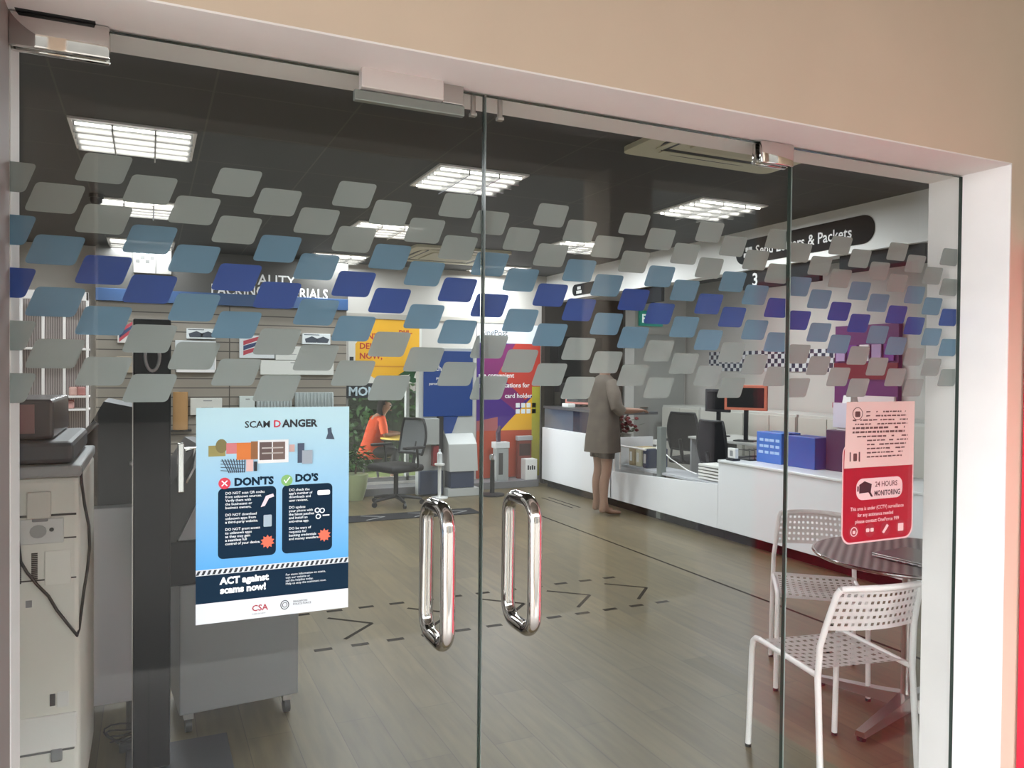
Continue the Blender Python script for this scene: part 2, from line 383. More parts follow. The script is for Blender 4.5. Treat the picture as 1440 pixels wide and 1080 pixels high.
def cassette():
    t = thing('air_conditioner', (0, 0, CEIL), 'cream ceiling cassette air conditioner', 'air conditioner', group='ceiling cassette air conditioners')
    h = .54
    MB().prism(rrect(-h, -h, h, h, .06), lambda x, y, d: Vector((x, y, -d - .0005)), .028).build('panel', CREAM, t)
    MB().prism(rrect(-.27, -.27, .27, .27, .03), lambda x, y, d: Vector((x, y, -.0285 - d)), .012).build('grille', mat('cream grille plastic', 'c9c3a9', .5), t)
    for k in range(4):
        b = MB(); R = Matrix.Rotation(k * PI / 2, 3, 'Z')
        pts = []
        for i in range(13):
            u = -.40 + .8 * i / 12; e = 1 - (abs(u) / .40) ** 6 * .9; pts.append((u, e))
        poly = [(u, .345) for u, e in pts] + [(u, .345 + .10 * e) for u, e in pts[::-1]]
        b.prism(poly, lambda x, y, d: R @ Vector((x, y, -.0285 - d)), .002); b.build('air_outlet', BLACK, t)
        b = MB(); b.box((-.36, .375, -.036), (.36, .42, -.0306), .002)
        for v in b.bm.verts: v.co = R @ v.co
        b.build('flap', CREAM, t)
    return t
ac = cassette(); ac.location = (2.99, 1.64, CEIL); ac['label'] = 'near cream cassette air conditioner behind the right leaf head'
dup(ac, (3.0, 6.5, CEIL), 0, 'far cream cassette air conditioner behind grey and teal film')
t = thing('security_camera', (-.36, 4.93, CEIL), 'small black dome camera beside a louver light at left', 'camera')
MB().cyl((0, 0), .05, -.03, -.0005).build('base', BLACK, t); MB().ball((0, 0, -.04), .045).build('dome', NAVYBLK, t, True)

# ------------------------------------------------------------------ floor markings, mat
MARK = mat('dark brown floor marking', '1f1a13', .8, spec=.1)
FL = bpy.data.objects['floor']
def mark(a, b, wd, name='floor_marking', z=.0012):
    a = Vector(a); b = Vector(b); n = Vector((-(b - a).y, (b - a).x)).normalized() * wd / 2
    P = [a + n, b + n, b - n, a - n]
    return MB().prism([(p.x, p.y) for p in P], lambda x, y, d: Vector((x, y, d)), z).build(name, MARK, FL)
for k in range(13):
    x = .60 + k * .2
    if .6 < x < 3.1: mark((x, 2.545), (x + .095, 2.545), .035)
    if x < 3.1: mark((x, 3.197), (x + .095, 3.197), .035)
for x in (1.2, 1.7, 2.2, 2.69, 3.15):
    mark((x, 2.87), (x - .22, 3.07), .022, 'floor_arrow'); mark((x, 2.87), (x - .21, 2.66), .022, 'floor_arrow')
mark((3.70, .9), (3.70, 5.9), .022, 'floor_line')
mark((4.24, 5.85), (4.24, 6.6), .02, 'floor_slot'); mark((4.33, 5.85), (4.33, 6.6), .02, 'floor_slot')
t = thing('floor_mat', (2.43, 6.09, 0), 'long dark floor mat with pale arrow lines before the office chair', 'mat')
MB().box((-.75, -.16, .0005), (.75, .16, .008), .003).build('sheet', mat('charcoal mat', '232427', .9, spec=.1), t)
LM = mat('pale mat line', '8f8f8f', .7)
for x in (-.25, .25, .65):
    b = MB()
    for sy in (1, -1):
        a = Vector((x, 0)); e = Vector((x - .22, sy * .12)); n = Vector((-(e - a).y, (e - a).x)).normalized() * .008
        b.prism([tuple(q) for q in (a + n, e + n, e - n, a - n)], lambda X, Y, d: Vector((X, Y, .008 + d)), .0006)
    b.build('arrow', LM, t)

# ------------------------------------------------------------------ service counter
CW = mat('white counter laminate', 'eef0f3', .35)
FAR = thing('service_counter', (4.66, 4, 0), 'far tall part of the white counter with a dark glass band', 'counter')
LOW = thing('service_counter', (4.66, 4, 0), 'low middle part of the white counter with a dipped top', 'counter')
t = thing('service_counter', (4.66, 4, 0), 'near white desk height counter running behind the round table', 'counter')
b = MB(); b.box((.0, 1.735, .10), (.03, 3.425, .775), .003); b.box((.0, 1.73, .10), (.55, 1.755, .775)); b.build('front_panel', CW, FAR)
b = MB(); b.box((.0, -3.6, .10), (.03, -.084, .70), .003); b.box((.0, -.085, .10), (.45, -.06, .70)); b.build('front_panel', CW, t)
prof = [(-.055, .10), (1.725, .10)] + [(1.725 - i * .089, .40 + .055 * (1 - (1 - i / 20) ** 2) + .07 * (i / 20) ** 3 * .6) for i in range(21)]
MB().prism(prof, lambda y, z, d: Vector((d, y, z)), .03).build('front_panel', CW, LOW)
KB = mat('dull black kick board', '0c0c0d', .9, spec=.05); MB().box((.08, -3.6, 0), (.12, -.06, .10)).build('kick', KB, t); MB().box((.08, -.055, 0), (.12, 1.725, .10)).build('kick', KB, LOW); MB().box((.08, 1.73, 0), (.12, 3.42, .10)).build('kick', KB, FAR)
MB().box((.01, 1.735, 1.025), (.62, 3.425, 1.055), .004).build('writing_top', mat('dark grey counter top', '4c4d50', .35), FAR)
MB().box((.03, 1.74, .775), (.04, 2.66, 1.025)).build('glass_band', mat('dark navy glass', '27303f', .12), FAR)
MB().box((.03, 2.67, .775), (.04, 3.42, 1.025)).build('glass_band', mat('slate glass', '596473', .15), FAR)
MB().box((-.01, -3.6, .70), (.62, -.058, .722), .004).build('desk_top', mat('white counter top', 'e4e6e6', .3), t)
b = MB(); b.tube([(.015, 1.70, .11), (.015, 1.70, .70), (.015, 1.1, .70)], .012, 8); b.tube([(.015, 1.58, .44), (.015, 1.58, .70)], .01, 8); b.build('dip_frame', WMET, LOW)
MB().box((.012, 1.12, .45), (.018, 1.69, .69)).build('glass_pane', CLEAR, LOW)
MB().box((.034, .86, .02), (.10, .93, .95)).build('post', mat('grey green metal', '7f8885', .4, .3), LOW)
MB().box((.05, .02, .465), (.39, 1.65, .49), .003).build('shelf', LGREY, LOW)
for k in range(3): 
    g = thing('folder', (4.86, 5.24 + k * .13, .4905), ['navy folder standing behind the small glass pane of the low counter', 'cream folder standing between the navy and tan folders', 'tan folder standing behind the small glass pane, nearest the standing person'][k], 'folder', group='folders on the low counter')
    MB().box((-.1, -.04, 0), (.17, .04, .20), .01).build('cover', mat(['navy folder', 'cream folder', 'tan folder'][k], ['2d3a55', 'cfc8ab', 'a6916c'][k], .6), g); MB().box((-.1015, -.02, .05), (-.1002, .02, .15)).build('spine_label', WPLAS, g)

# signs on the bulkhead
PILL = mat('charcoal sign', '212327', .9, spec=.08); LW = mat('white lettering', 'f2f2f2', .5)
BX = 4.8695
def pill(name, y0, y1, z0, z1, label, txt=None, icon=True):
    t = thing(name, (BX, 0, 0), label, 'sign')
    f = lambda a, z, d: Vector((-d - .0005, -a, z))
    MB().prism(rrect(-y1, z0, -y0, z1, (z1 - z0) * .48, 8), f, .008).build('board', PILL, t)
    g = lambda a, z, d: Vector((-.0087 - d, -a, z))
    if txt: text(txt, .125, lambda x, z, d: g(-y0 - .075 - (y1 - y0) + .33 + x, (z0 + z1) / 2 - .045 + z, d), LW, parent=t, bold=.012, width=(y1 - y0) - .46)
    if icon:
        c = -y1 + .17; zc = (z0 + z1) / 2; b = MB()
        for dx, dz in ((-.045, -.03), (.0, -.03), (.045, -.03), (-.022, .02), (.022, .02)): b.prism(rrect(c + dx - .019, zc + dz - .019, c + dx + .019, zc + dz + .019, .005), g, .0015)
        b.build('icon', LW, t)
    return t
pill('hanging_sign', 2.48, 3.98, 2.485, 2.70, 'dark pill shaped sign reading Send Letters & Packets on the bulkhead', 'Send Letters & Packets')
pill('hanging_sign', 6.20, 7.02, 2.46, 2.60, 'small dark pill sign on the far end of the bulkhead')
def num_sign(y0, y1, z0, z1, label, txt=None):
    t = thing('counter_sign', (4.94, 0, 0), label, 'sign')
    MB().box((-.02, y0, z0), (.02, y1, z1), .003).build('board', PILL, t)
    if txt: text(txt, .16, lambda x, z, d: Vector((-.0207 - d, y1 - .12 - x, z0 + .03 + z)), LW, parent=t, bold=.02)
num_sign(3.05, 3.95, 2.26, 2.43, 'dark counter number sign with a white 3 under the bulkhead', '3')
num_sign(2.1, 2.85, 2.29, 2.43, 'blank dark sign strip under the bulkhead, right of number 3')
num_sign(5.2, 5.9, 2.26, 2.43, 'dark sign strip under the bulkhead behind a teal film piece')

# ------------------------------------------------------------------ behind the counter
tag(MB().box((4.80, BACK - .10, 0), (6.04, BACK - .001, 2.5)).build('trim_3', mat('dark brown panelling', '342f2b', .8, spec=.15)), kind='structure')
tag(MB().box((6.10, BACK - .06, 0), (6.26, BACK - .001, 2.45)).build('trim_4', mat('white door frame', 'd6d6d2', .5)), kind='structure')
d3 = tag(MB().box((6.27, BACK - .05, 0), (7.15, BACK - .001, 2.05), .004).build('door_3', mat('pale grey door', 'a7a8a4', .5)), kind='structure')
MB().tube([(6.38, BACK - .052, 1.0), (6.38, BACK - .09, 1.0), (6.48, BACK - .09, 1.0)], .01, 8).build('door_handle', BRUSHED, d3)
t = thing('exit_sign', (6.48, BACK - .03, 2.17), 'green exit sign with white letters above the rear door', 'sign')
MB().box((-.13, -.02, 0), (.27, .02, .22), .004).build('box', mat('lit green sign', '1f8f7e', .5, emit=.25), t)
text('EXIT', .17, lambda x, z, d: Vector((-.10 + x, -.0205 - d, .05 + z)), mat('lit white letters', 'dff2ee', .5, emit=.6), parent=t, bold=.02)
chk = bpy.data.materials.new('navy and white checks'); chk.use_nodes = True; nt = chk.node_tree; n = nt.nodes.new('ShaderNodeTexChecker'); n.inputs['Scale'].default_value = 17
n.inputs['Color1'].default_value = srgb('d3d5d6'); n.inputs['Color2'].default_value = srgb('2b3346'); tc = nt.nodes.new('ShaderNodeTexCoord')
mp = nt.nodes.new('ShaderNodeMapping'); mp.inputs['Location'].default_value = (.013, .013, .013)
nt.links.new(tc.outputs['Object'], mp.inputs[0]); nt.links.new(mp.outputs[0], n.inputs['Vector']); nt.links.new(n.outputs[0], nt.nodes['Principled BSDF'].inputs['Base Color'])
tag(MB().box((XR - .012, 4.97, 1.53), (XR - .0005, 7.2, 1.80)).build('trim_5', chk), kind='structure')
for k, (y0, y1) in enumerate(((6.6, 7.4), (5.75, 6.57), (4.9, 5.72), (4.05, 4.87), (3.2, 4.02))):
    t = thing('storage_cabinet', (6.75, (y0 + y1) / 2, 0), ['pale low cabinet against the staff wall by the rear door', 'second pale low cabinet from the rear door', 'middle pale low cabinet along the staff wall', 'fourth pale low cabinet from the rear door', 'pale low cabinet along the staff wall nearest the shopfront'][k], 'cabinet', group='low cabinets along the staff wall')
    h = (y1 - y0) / 2
    MB().box((-.2, -h, 0), (.42, h, 1.05), .004).build('body', mat('pale cabinet laminate', 'c4c4bd', .5), t)
    for s in (-1, 1):
        d = MB().box((-.216, min(0, s * h) + .006, .06), (-.2005, max(0, s * h) - .006, 1.02), .002).build('door', mat('cream cabinet door', 'cbc9bf', .5), t)
        MB().box((-.226, s * .03 - .006, .5), (-.2165, s * .03 + .006, .62)).build('handle', BRUSHED, d)
def desk(x, y, wx, wy, h, label):
    t = thing('staff_desk', (x, y, 0), label, 'desk')
    MB().box((-wx / 2, -wy / 2, h - .025), (wx / 2, wy / 2, h), .003).build('desk_top', mat('pale desk top', 'b9b9b4', .4), t)
    for s in (-1, 1): MB().box((-wx / 2 + .02, s * (wy / 2 - .03) - .012, 0), (wx / 2 - .02, s * (wy / 2 - .03) + .012, h - .025)).build('side_panel', LGREY, t)
desk(5.95, 4.95, .7, 1.3, .78, 'pale staff desk under the orange framed monitor')
desk(5.55, 6.95, .6, 1.0, .62, 'low pale staff desk carrying the flower pot')
def monitor(x, y, z, rz, w, h, frame, label, foot=True, off=0):
    t = thing('monitor', (x, y, z), label, 'monitor', rz)
    MB().box((-w / 2, -.02, off), (w / 2, .02, off + h), .006).build('frame', frame, t)
    MB().box((-w / 2 + .03, -.0215, off + .03), (w / 2 - .03, -.0202, off + h - .03)).build('screen', mat('dark screen', '0c0e12', .15), t)
    if foot:
        MB().box((-.02, .0, .008), (.02, .03, off + .06)).build('stand', BLACK, t); MB().box((-.11, -.07, 0), (.11, .09, .012), .003).build('base', BLACK, t)
ORANGE = mat('orange pink plastic', 'd2765c', .4)
monitor(5.75, 4.82, .78, -PI / 2 + .5, .46, .27, ORANGE, 'monitor with an orange frame on the staff desk', off=.33)
monitor(5.9, 5.45, .78, -PI / 2 + .2, .34, .26, BLACK, 'black monitor turned beside the orange framed monitor', off=.28)
monitor(5.02, 7.1, 1.055, -PI / 2 + .4, .42, .25, mat('pink plastic', 'd08b7f', .4), 'monitor with a pink frame on the far counter end', off=.03)
t = thing('cash_register', (5.0, 6.86 + .57, 1.055), 'black till block left of the pink framed monitor', 'till', 0)
MB().box((-.12, -.09, 0), (.2, .09, .3), .01).build('body', BLACK, t); MB().box((-.122, -.07, .18), (-.1205, .07, .28)).build('screen', NAVYBLK, t)
t = thing('card_reader', (4.78, 6.95, 1.055), 'small white card reader on the far counter top', 'card reader')
MB().box((-.05, -.08, 0), (.06, .08, .05), .01).build('body', WPLAS, t); MB().box((-.03, -.05, .0505), (.04, .02, .052)).build('screen', GREY, t)
t = thing('keyboard', (4.95, 6.35, 1.055), 'black keyboard on the far counter, before the standing person', 'keyboard')
MB().box((-.08, -.22, 0), (.08, .22, .03), .006).build('body', BLACK, t)
b = MB()
for i in range(5):
    for j in range(14): b.box((-.065 + i * .027, -.205 + j * .03, .0302), (-.043 + i * .027, -.18 + j * .03, .035))
b.build('keys', DGREY, t)

def office_chair(name, x, y, rz, label, back, frame, seat_h=.46, top=1.02, arms=True):
    t = thing(name, (x, y, 0), label, 'office chair', rz)
    for k in range(5):
        a = k * 2 * PI / 5 + .3; c, s_ = math.cos(a), math.sin(a)
        l = MB().tube([(0, 0, .10), (c * .15, s_ * .15, .085), (c * .29, s_ * .29, .065)], [.024, .02, .014], 8).build('leg', frame, t, True)
        MB().tube([(c * .29 - s_ * .012, s_ * .29 + c * .012, .028), (c * .29 + s_ * .012, s_ * .29 - c * .012, .028)], .028, 12).build('caster', BLACK, l, True)
    MB().tube([(0, 0, .08), (0, 0, seat_h - .06)], .026, 12).build('column', BLACK, t, True)
    b = MB(); b.box((-.24, -.22, seat_h - .06), (.24, .24, seat_h + .02), .035, seg=3); b.build('seat', BLKMAT, t, True)
    # curved backrest
    n, m_ = 9, 8; b = MB(); rows = []
    for j in range(m_ + 1):
        z = seat_h + .12 + (top - seat_h - .12) * j / m_; wd = .235 * (1 - .28 * (j / m_) ** 3) * (1 - .12 * (1 - j / m_) ** 2)
        rows.append([(wd * (2 * i / n - 1), -.25 - .05 * (j / m_) - .02 * math.sin(j / m_ * PI) + .05 * (2 * i / n - 1) ** 2, z) for i in range(n + 1)])
    f0 = 0; V = [[b.bm.verts.new(p) for p in r] for r in rows]
    for j in range(m_):
        for i in range(n): b.bm.faces.new((V[j][i], V[j][i + 1], V[j + 1][i + 1], V[j + 1][i]))
    bmesh.ops.solidify(b.bm, geom=b.bm.faces[:], thickness=.022)
    b.build('backrest', back, t, True)
    ed = [r[0] for r in rows] + rows[-1] + [r[-1] for r in rows[::-1]] + rows[0][::-1]
    MB().tube(ed, .014, 8, closed=True).build('back_frame', frame, t, True)
    MB().tube([(0, -.05, seat_h - .05), (0, -.24, seat_h - .02), (0, -.30, seat_h + .25)], .022, 8).build('back_stem', frame, t, True)
    if arms:
        for s in (-1, 1):
            MB().tube([(s * .2, -.1, seat_h - .03), (s * .29, -.08, seat_h), (s * .29, -.06, seat_h + .2)], .014, 8).build('arm', frame, t, True)
            MB().box((s * .29 - .035, -.16, seat_h + .2), (s * .29 + .035, .12, seat_h + .23), .012).build('armrest', BLACK, t, True)
    return t
office_chair('office_chair', 5.38, 4.62, -PI / 2, 'black staff chair at the low dip of the counter', mat('black fabric', '1b1c1f', .9), BLACK)
office_chair('office_chair', 6.05, 6.05, -PI / 2 + .3, 'black staff chair deeper behind the counter, beside the flowers', BLKMAT, BLACK)
office_chair('office_chair', 2.50, 6.78, PI * .62, 'black office chair with a grey mesh back standing by the window', mat('grey chair mesh', '8f9394', .7), BLACK, .44, .95)

def carton(name, x0, y0, x1, y1, z0, z1, col, label, stripes=None, cat='carton'):
    t = thing(name, ((x0 + x1) / 2, (y0 + y1) / 2, z0), label, cat)
    wx, wy, h = (x1 - x0) / 2, (y1 - y0) / 2, z1 - z0
    MB().box((-wx, -wy, 0), (wx, wy, h), .004).build('box', col, t)
    if stripes:
        b = MB()
        for k in range(stripes):
            zz = h * (.30 + .6 * k / stripes)
            for j in range(4): b.box((-wx - .0012, -wy * .85 + j * wy * .43, zz), (-wx - .0002, -wy * .85 + j * wy * .43 + wy * (.3 if (j + k) % 3 else .38), zz + h * .09))
        b.build('print', mat('pale blue print', '9fc3e6', .5), t)
    b = MB(); b.box((-.012, -wy, h + .0002), (.012, wy, h + .0012)); b.build('seam', DGREY, t)
    return t
BLUEB = mat('blue carton', '2f6fc0', .5)
DT = .722
carton('carton', 4.9, 3.42, 5.12, 3.72, DT, .99, BLUEB, 'blue printed carton stack on the counter at the glass joint', 3)
carton('carton', 4.9, 3.05, 5.12, 3.36, DT, .98, mat('royal blue carton', '24509e', .5), 'plain royal blue carton on the counter, right of the printed one')
carton('display_box', 5.0, 2.72, 5.25, 3.03, DT, 1.05, mat('dark purple card', '3d2a48', .5), 'dark purple display box on the counter beside the blue cartons', cat='box')
carton('display_box', 5.0, 2.45, 5.25, 2.70, DT, 1.03, mat('maroon card', '7c1f2e', .5), 'maroon display box on the counter behind the paper notice', cat='box')
t = thing('leaflet_stand', (5.12, 2.90, 1.052), 'white flared leaflet stand on the purple display box', 'stand')
MB().tube([(0, 0, 0), (0, 0, .04), (0, 0, .28)], [.10, .09, .05], 4).build('body', WPLAS, t); MB().box((-.08, -.10, .02), (-.075, .10, .22), .001).build('leaflet', mat('pale lilac paper', 'c9c4d2', .6), t)
t = thing('number_tag', (4.74, 3.84, DT), 'small white number tag on the end of the near counter', 'tag')
MB().box((-.02, -.05, .02), (.02, .05, .11), .006).build('tag_plate', WPLAS, t); MB().box((-.04, -.05, 0), (.04, .05, .02), .004).build('base', BLACK, t)
b = MB(); b.prism(rrect(-.02, .04, .02, .09, .008), lambda a, z, d: Vector((-.0205 - d, a, z)), .0008); b.build('digit', GREY, t)
t = thing('document_tray', (4.95, 3.85, DT), 'black wire tray at the end of the near counter', 'tray')
b = MB(); b.box((-.1, -.1, 0), (.14, .05, .012)); 
for k in range(5): b.tube([(-.1 + k * .06, -.1, .01), (-.1 + k * .06, -.1, .09), (-.1 + k * .06, .05, .09)], .003, 6)
b.build('wire', BLACK, t)
# cable and papers in the dip
t = thing('cable', (4.80, 4.86, .56), 'white looping cable hanging in the counter dip', 'cable')
MB().tube([(.1, .35, .2), (.05, .30, .14), (.06, .2, .12), (.05, .05, .06), (.03, -.25, -.02), (.03, -.4, -.04)], .006, 8).build('cord', WPLAS, t, True); MB().box((.05, .3, .18), (.12, .37, .23), .005).build('plug', WPLAS, t)
t = thing('paper_stack', (4.86, 4.18, .5), 'stack of pale forms on the low shelf in the counter dip', 'papers')
for k in range(5): MB().box((-.1, -.17, k * .03), (.12, .17, k * .03 + .018)).build('sheet', mat('paper', 'dcdcd6', .7), t)
# flowers
t = thing('potted_plant', (5.42, 6.60, .62), 'pot of dark red flowers on the low staff desk', 'flowers')
MB().lathe([(.05, 0), (.07, .10), (.075, .12), (.06, .12)]).build('pot', mat('white ceramic', 'd0cfc8', .3), t, True)
b = MB(); b2 = MB()
for k in range(46):
    a = random.uniform(0, 2 * PI); r = random.uniform(.02, .2); z = random.uniform(.13, .36)
    if k % 2: b2.ball((r * math.cos(a), r * math.sin(a), z), (.03, .03, .022), 1)
    else:
        c = Vector((r * math.cos(a), r * math.sin(a), z)); d = Vector((math.cos(a), math.sin(a), .3)) * .07; n = Vector((-math.sin(a), math.cos(a), .2)) * .025
        b.quad(c - d * .4, c + n, c + d, c - n)
b.build('leaves', mat('dark green leaf', '2d3f22', .6), t); b2.build('blossoms', mat('dark red petals', '6e1722', .6), t)
# brochure rack on staff wall
t = thing('brochure_rack', (XR, 4.5, 1.15), 'tall purple and red brochure rack on the staff wall', 'rack')
MB().box((-.06, -.42, 0), (-.001, .42, .9), .004).build('board', mat('purple card', '5b2a63', .5), t)
b = MB(); b.box((-.075, -.42, .30), (-.061, .42, .48)); b.build('strip', mat('dark red card', '6d1524', .5), t)
MB().box((-.09, -.40, .04), (-.061, .20, .12)).build('label_strip', mat('white red striped card', 'e3d3d3', .5), t)
MB().box((-.088, -.42, -.03), (-.061, .42, .03)).build('strip', mat('crimson card', 'a01d33', .5), t)
for k in range(5): MB().box((-.085, -.38 + k * .16, .5), (-.063, -.26 + k * .16, .68)).build('brochure', mat(['violet leaflet', 'lilac leaflet', 'white leaflet'][k % 3], ['6a2f86', 'a58bb0', 'ddd8dc'][k % 3], .5), t)

# ------------------------------------------------------------------ cafe set: white chairs, round table, laptop
def perf(nu, nv, fn, th):
    b = MB(); V = {}
    us = [0]; vs = [0]
    for i in range(nu): us += [us[-1] + 1.0, us[-1] + 1.9]
    us.append(us[-1] + 1.0)
    for i in range(nv): vs += [vs[-1] + 1.2, vs[-1] + 2.0]
    vs.append(vs[-1] + 1.2)
    for i, u in enumerate(us):
        for j, v in enumerate(vs): V[i, j] = b.bm.verts.new(fn(u / us[-1], v / vs[-1]))
    for i in range(len(us) - 1):
        for j in range(len(vs) - 1):
            if i % 2 and j % 2: continue
            b.bm.faces.new((V[i, j], V[i + 1, j], V[i + 1, j + 1], V[i, j + 1]))
    bmesh.ops.solidify(b.bm, geom=b.bm.faces[:], thickness=th)
    return b
def cafe_chair():
    t = thing('cafe_chair', (0, 0, 0), 'white cafe chair', 'chair', group='white perforated metal cafe chairs')
    def seat(u, v):
        x = (u - .5) * .385; y = -.185 + v * .385
        z = .452 - .014 * math.sin(u * PI) * math.sin(v * PI) + (.012 * ((.15 - v) / .15) ** 2 if v < .15 else 0) - (.014 * ((v - .85) / .15) ** 2 if v > .85 else 0)
        return (x, y, z)
    perf(12, 9, seat, .006).build('seat', WMET, t)
    def back(u, v):
        x = (u - .5) * .37 * (1 - .10 * v); y = -.215 - .05 * v - .035 * math.sin(u * PI); return (x, y, .61 + v * .155)
    perf(15, 5, back, .006).build('backrest', WMET, t)
    R = .0115
    for s in (-1, 1):
        MB().tube([(s * .202, .225, 0), (s * .198, .212, .40), (s * .197, .205, .435), (s * .196, .19, .449), (s * .196, .16, .452)], R, 10).build('leg', WMET, t, True)
        MB().tube([(s * .203, -.235, 0), (s * .198, -.20, .44), (s * .195, -.205, .55), (s * .185, -.22, .62), (s * .170, -.258, .745), (s * .160, -.267, .765)], R, 10).build('leg', WMET, t, True)
        MB().tube([(s * .196, .16, .452), (s * .196, -.2, .445)], R * .95, 10).build('side_rail', WMET, t, True)
    top = [(.160 * (1 - 2 * i / 12), -.267 - .035 * math.sin(i / 12 * PI), .765 + .006 * math.sin(i / 12 * PI)) for i in range(13)]
    MB().tube(top, R, 10).build('top_rail', WMET, t, True)
    for s in (-1, 1):
        for y in (.225, -.235): MB().cyl((s * .202, y), .0125, 0, .012, 12).build('foot_cap', BLACK, t)
    return t
ch = cafe_chair(); ch.location = (2.35, .52, 0); ch.rotation_euler = (0, 0, math.radians(-10)); ch['label'] = 'near white perforated cafe chair with its back to the glass'
dup(ch, (2.995, 1.195, 0), math.radians(139.5), 'white perforated cafe chair beyond the round table, facing the shopfront')

TT = mat('ribbed aluminium table top', '9a908e', .42, .45)
nt = TT.node_tree; wv = nt.nodes.new('ShaderNodeTexWave'); wv.inputs['Scale'].default_value = 9; wv.inputs['Distortion'].default_value = .6; tc = nt.nodes.new('ShaderNodeTexCoord'); mp = nt.nodes.new('ShaderNodeMapping'); mp.inputs['Rotation'].default_value = (0, 0, .9)
nt.links.new(tc.outputs['Object'], mp.inputs[0]); nt.links.new(mp.outputs[0], wv.inputs['Vector']); rp = nt.nodes.new('ShaderNodeValToRGB'); rp.color_ramp.elements[0].color = srgb('6f6664'); rp.color_ramp.elements[1].color = srgb('aca2a0')
nt.links.new(wv.outputs['Fac'], rp.inputs[0]); nt.links.new(rp.outputs[0], nt.nodes['Principled BSDF'].inputs['Base Color'])
t = thing('cafe_table', (3.05, .725, 0), 'round metal cafe table with a ribbed silver top', 'table'); t.scale = (1.06, 1.06, 1)
MB().lathe([(.34, .688), (.372, .690), (.378, .700), (.374, .708), (.30, .7085)], n=48).build('tabletop', TT, t, True)
MB().lathe([(.379, .694), (.383, .698), (.383, .704), (.379, .708)], n=48).build('rim', CHROME, t, True)
MB().tube([(0, 0, .05), (0, 0, .688)], .027, 16).build('column', BRUSHED, t, True)
MB().lathe([(.13, .66), (.13, .688)], n=24).build('top_plate', BRUSHED, t)
for k in range(4):
    a = math.radians(194 + 90 * k); c, s_ = math.cos(a), math.sin(a); n = Vector((-s_, c, 0)); d = Vector((c, s_, 0))
    b = MB(); V = []
    for r, wd, z0, z1 in ((.0, .035, .03, .095), (.12, .032, .03, .075), (.40, .022, .018, .04)):
        V.append([b.bm.verts.new(d * r + n * e * wd + Vector((0, 0, zz))) for e, zz in ((-1, z0), (1, z0), (.75, z1), (-.75, z1))])
    for A, B in zip(V, V[1:]):
        for i in range(4): b.bm.faces.new((A[i], A[(i + 1) % 4], B[(i + 1) % 4], B[i]))
    b.bm.faces.new(V[0][::-1]); b.bm.faces.new(V[-1])
    l = b.build('foot', BRUSHED, t)
    MB().cyl((d.x * .385, d.y * .385), .018, 0, .017, 12).build('glide', BLACK, l)
t = thing('laptop', (2.985, .605, .7090), 'closed silver laptop lying on the round metal table', 'laptop', .07)
MB().box((-.12, -.165, .003), (.12, .165, .011), .003).build('base', mat('silver aluminium', 'b8b2b0', .3, .7), t)
MB().box((-.12, -.165, .0122), (.12, .165, .019), .003).build('lid', mat('silver lid', 'a39c9b', .25, .8), t)
b = MB()
for k in range(5): b.box((-.1208, -.12 + k * .035, .0045), (-.1200, -.10 + k * .035, .0085))
b.build('port', BLACK, t)
for x, y in ((-.1, -.14), (.1, -.14), (-.1, .14), (.1, .14)): MB().cyl((x, y), .008, 0, .0032, 10).build('rubber_foot', BLACK, t)

# ------------------------------------------------------------------ left side: copier, cabinet, totem, kiosk, cables
t = thing('copier', (-.48, 1.38, 0), 'tall beige grey photocopier at the left door edge', 'copier')
X0, X1, Y0 = -.30, .29, -.33       # local: right edge x=-.19 in the room, front y=1.05
MB().box((X0, Y0, .10), (X1, .33, 1.17), .015).build('body', BEIGE, t)
MB().box((X0 + .02, Y0 + .02, 0), (X1 - .02, .31, .10)).build('base', DGREY, t)
fy = Y0 - .0005
def P(u, v):
    q = on_y(u, v, 1.05); return q.x + .48, q.z
def panel(name, u0, v0, u1, v1, d, m_, par=t, bev=.004):
    x0, z1 = P(u0, v0); x1, z0 = P(u1, v1); return MB().box((x0, fy - d, z0), (x1, fy, z1), min(bev, d * .45)).build(name, m_, par)
panel('control_panel', 28, 731, 90, 762, .006, mat('pale grey control panel', 'd9d9d6', .45))
x, z = P(54, 747); MB().prism([(x + .022 * math.cos(k * .5236), z + .02 * math.sin(k * .5236)) for k in range(12)], front(fy - .006), .002).build('dial', mat('grey dial', 'a9aaa8', .4), t)
x, z = P(73, 744); MB().prism([(x + .006 * math.cos(k * .5236), z + .006 * math.sin(k * .5236)) for k in range(12)], front(fy - .006), .003).build('button', DGREY, t)
panel('cover_plate', 38, 692, 72, 728, .012, mat('warm white plastic', 'dcd9d0', .5))
x0, z1 = P(20, 726); x1, z0 = P(103, 722.5); b = MB(); b.box((X0 + .01, fy - .002, z1 - .006), (X1 - .01, fy, z1)); x, z = P(20, 762); b.box((X0 + .01, fy - .002, z), (X1 - .01, fy, z + .004)); x, z = P(20, 820); b.box((X0 + .01, fy - .002, z), (X1 - .01, fy, z + .004)); b.build('seam', DGREY, t)
panel('catch', 45, 724, 68, 733, .008, GREY)
b = MB()
for k in range(15):
    x0, z1 = P(44, 778 + k * 2.7); x1, z0 = P(53, 779.4 + k * 2.7); b.box((x0, fy - .001, z0), (x1, fy, z1))
    x0, z1 = P(20, 782 + k * 2.7); x1, z0 = P(30, 783.4 + k * 2.7); b.box((x0, fy - .001, z0), (x1, fy, z1))
b.build('vent', DGREY, t)
panel('side_door', 63, 775, 100, 820, .004, mat('pale beige panel', 'efede5', .5))
panel('label_plate', 36, 845, 45, 854, .0015, GREY)
panel('tray_window', 70, 976, 78, 992, .003, mat('smoke window', '55565a', .3)); panel('tray_label', 80, 973, 97, 992, .003, WPLAS)
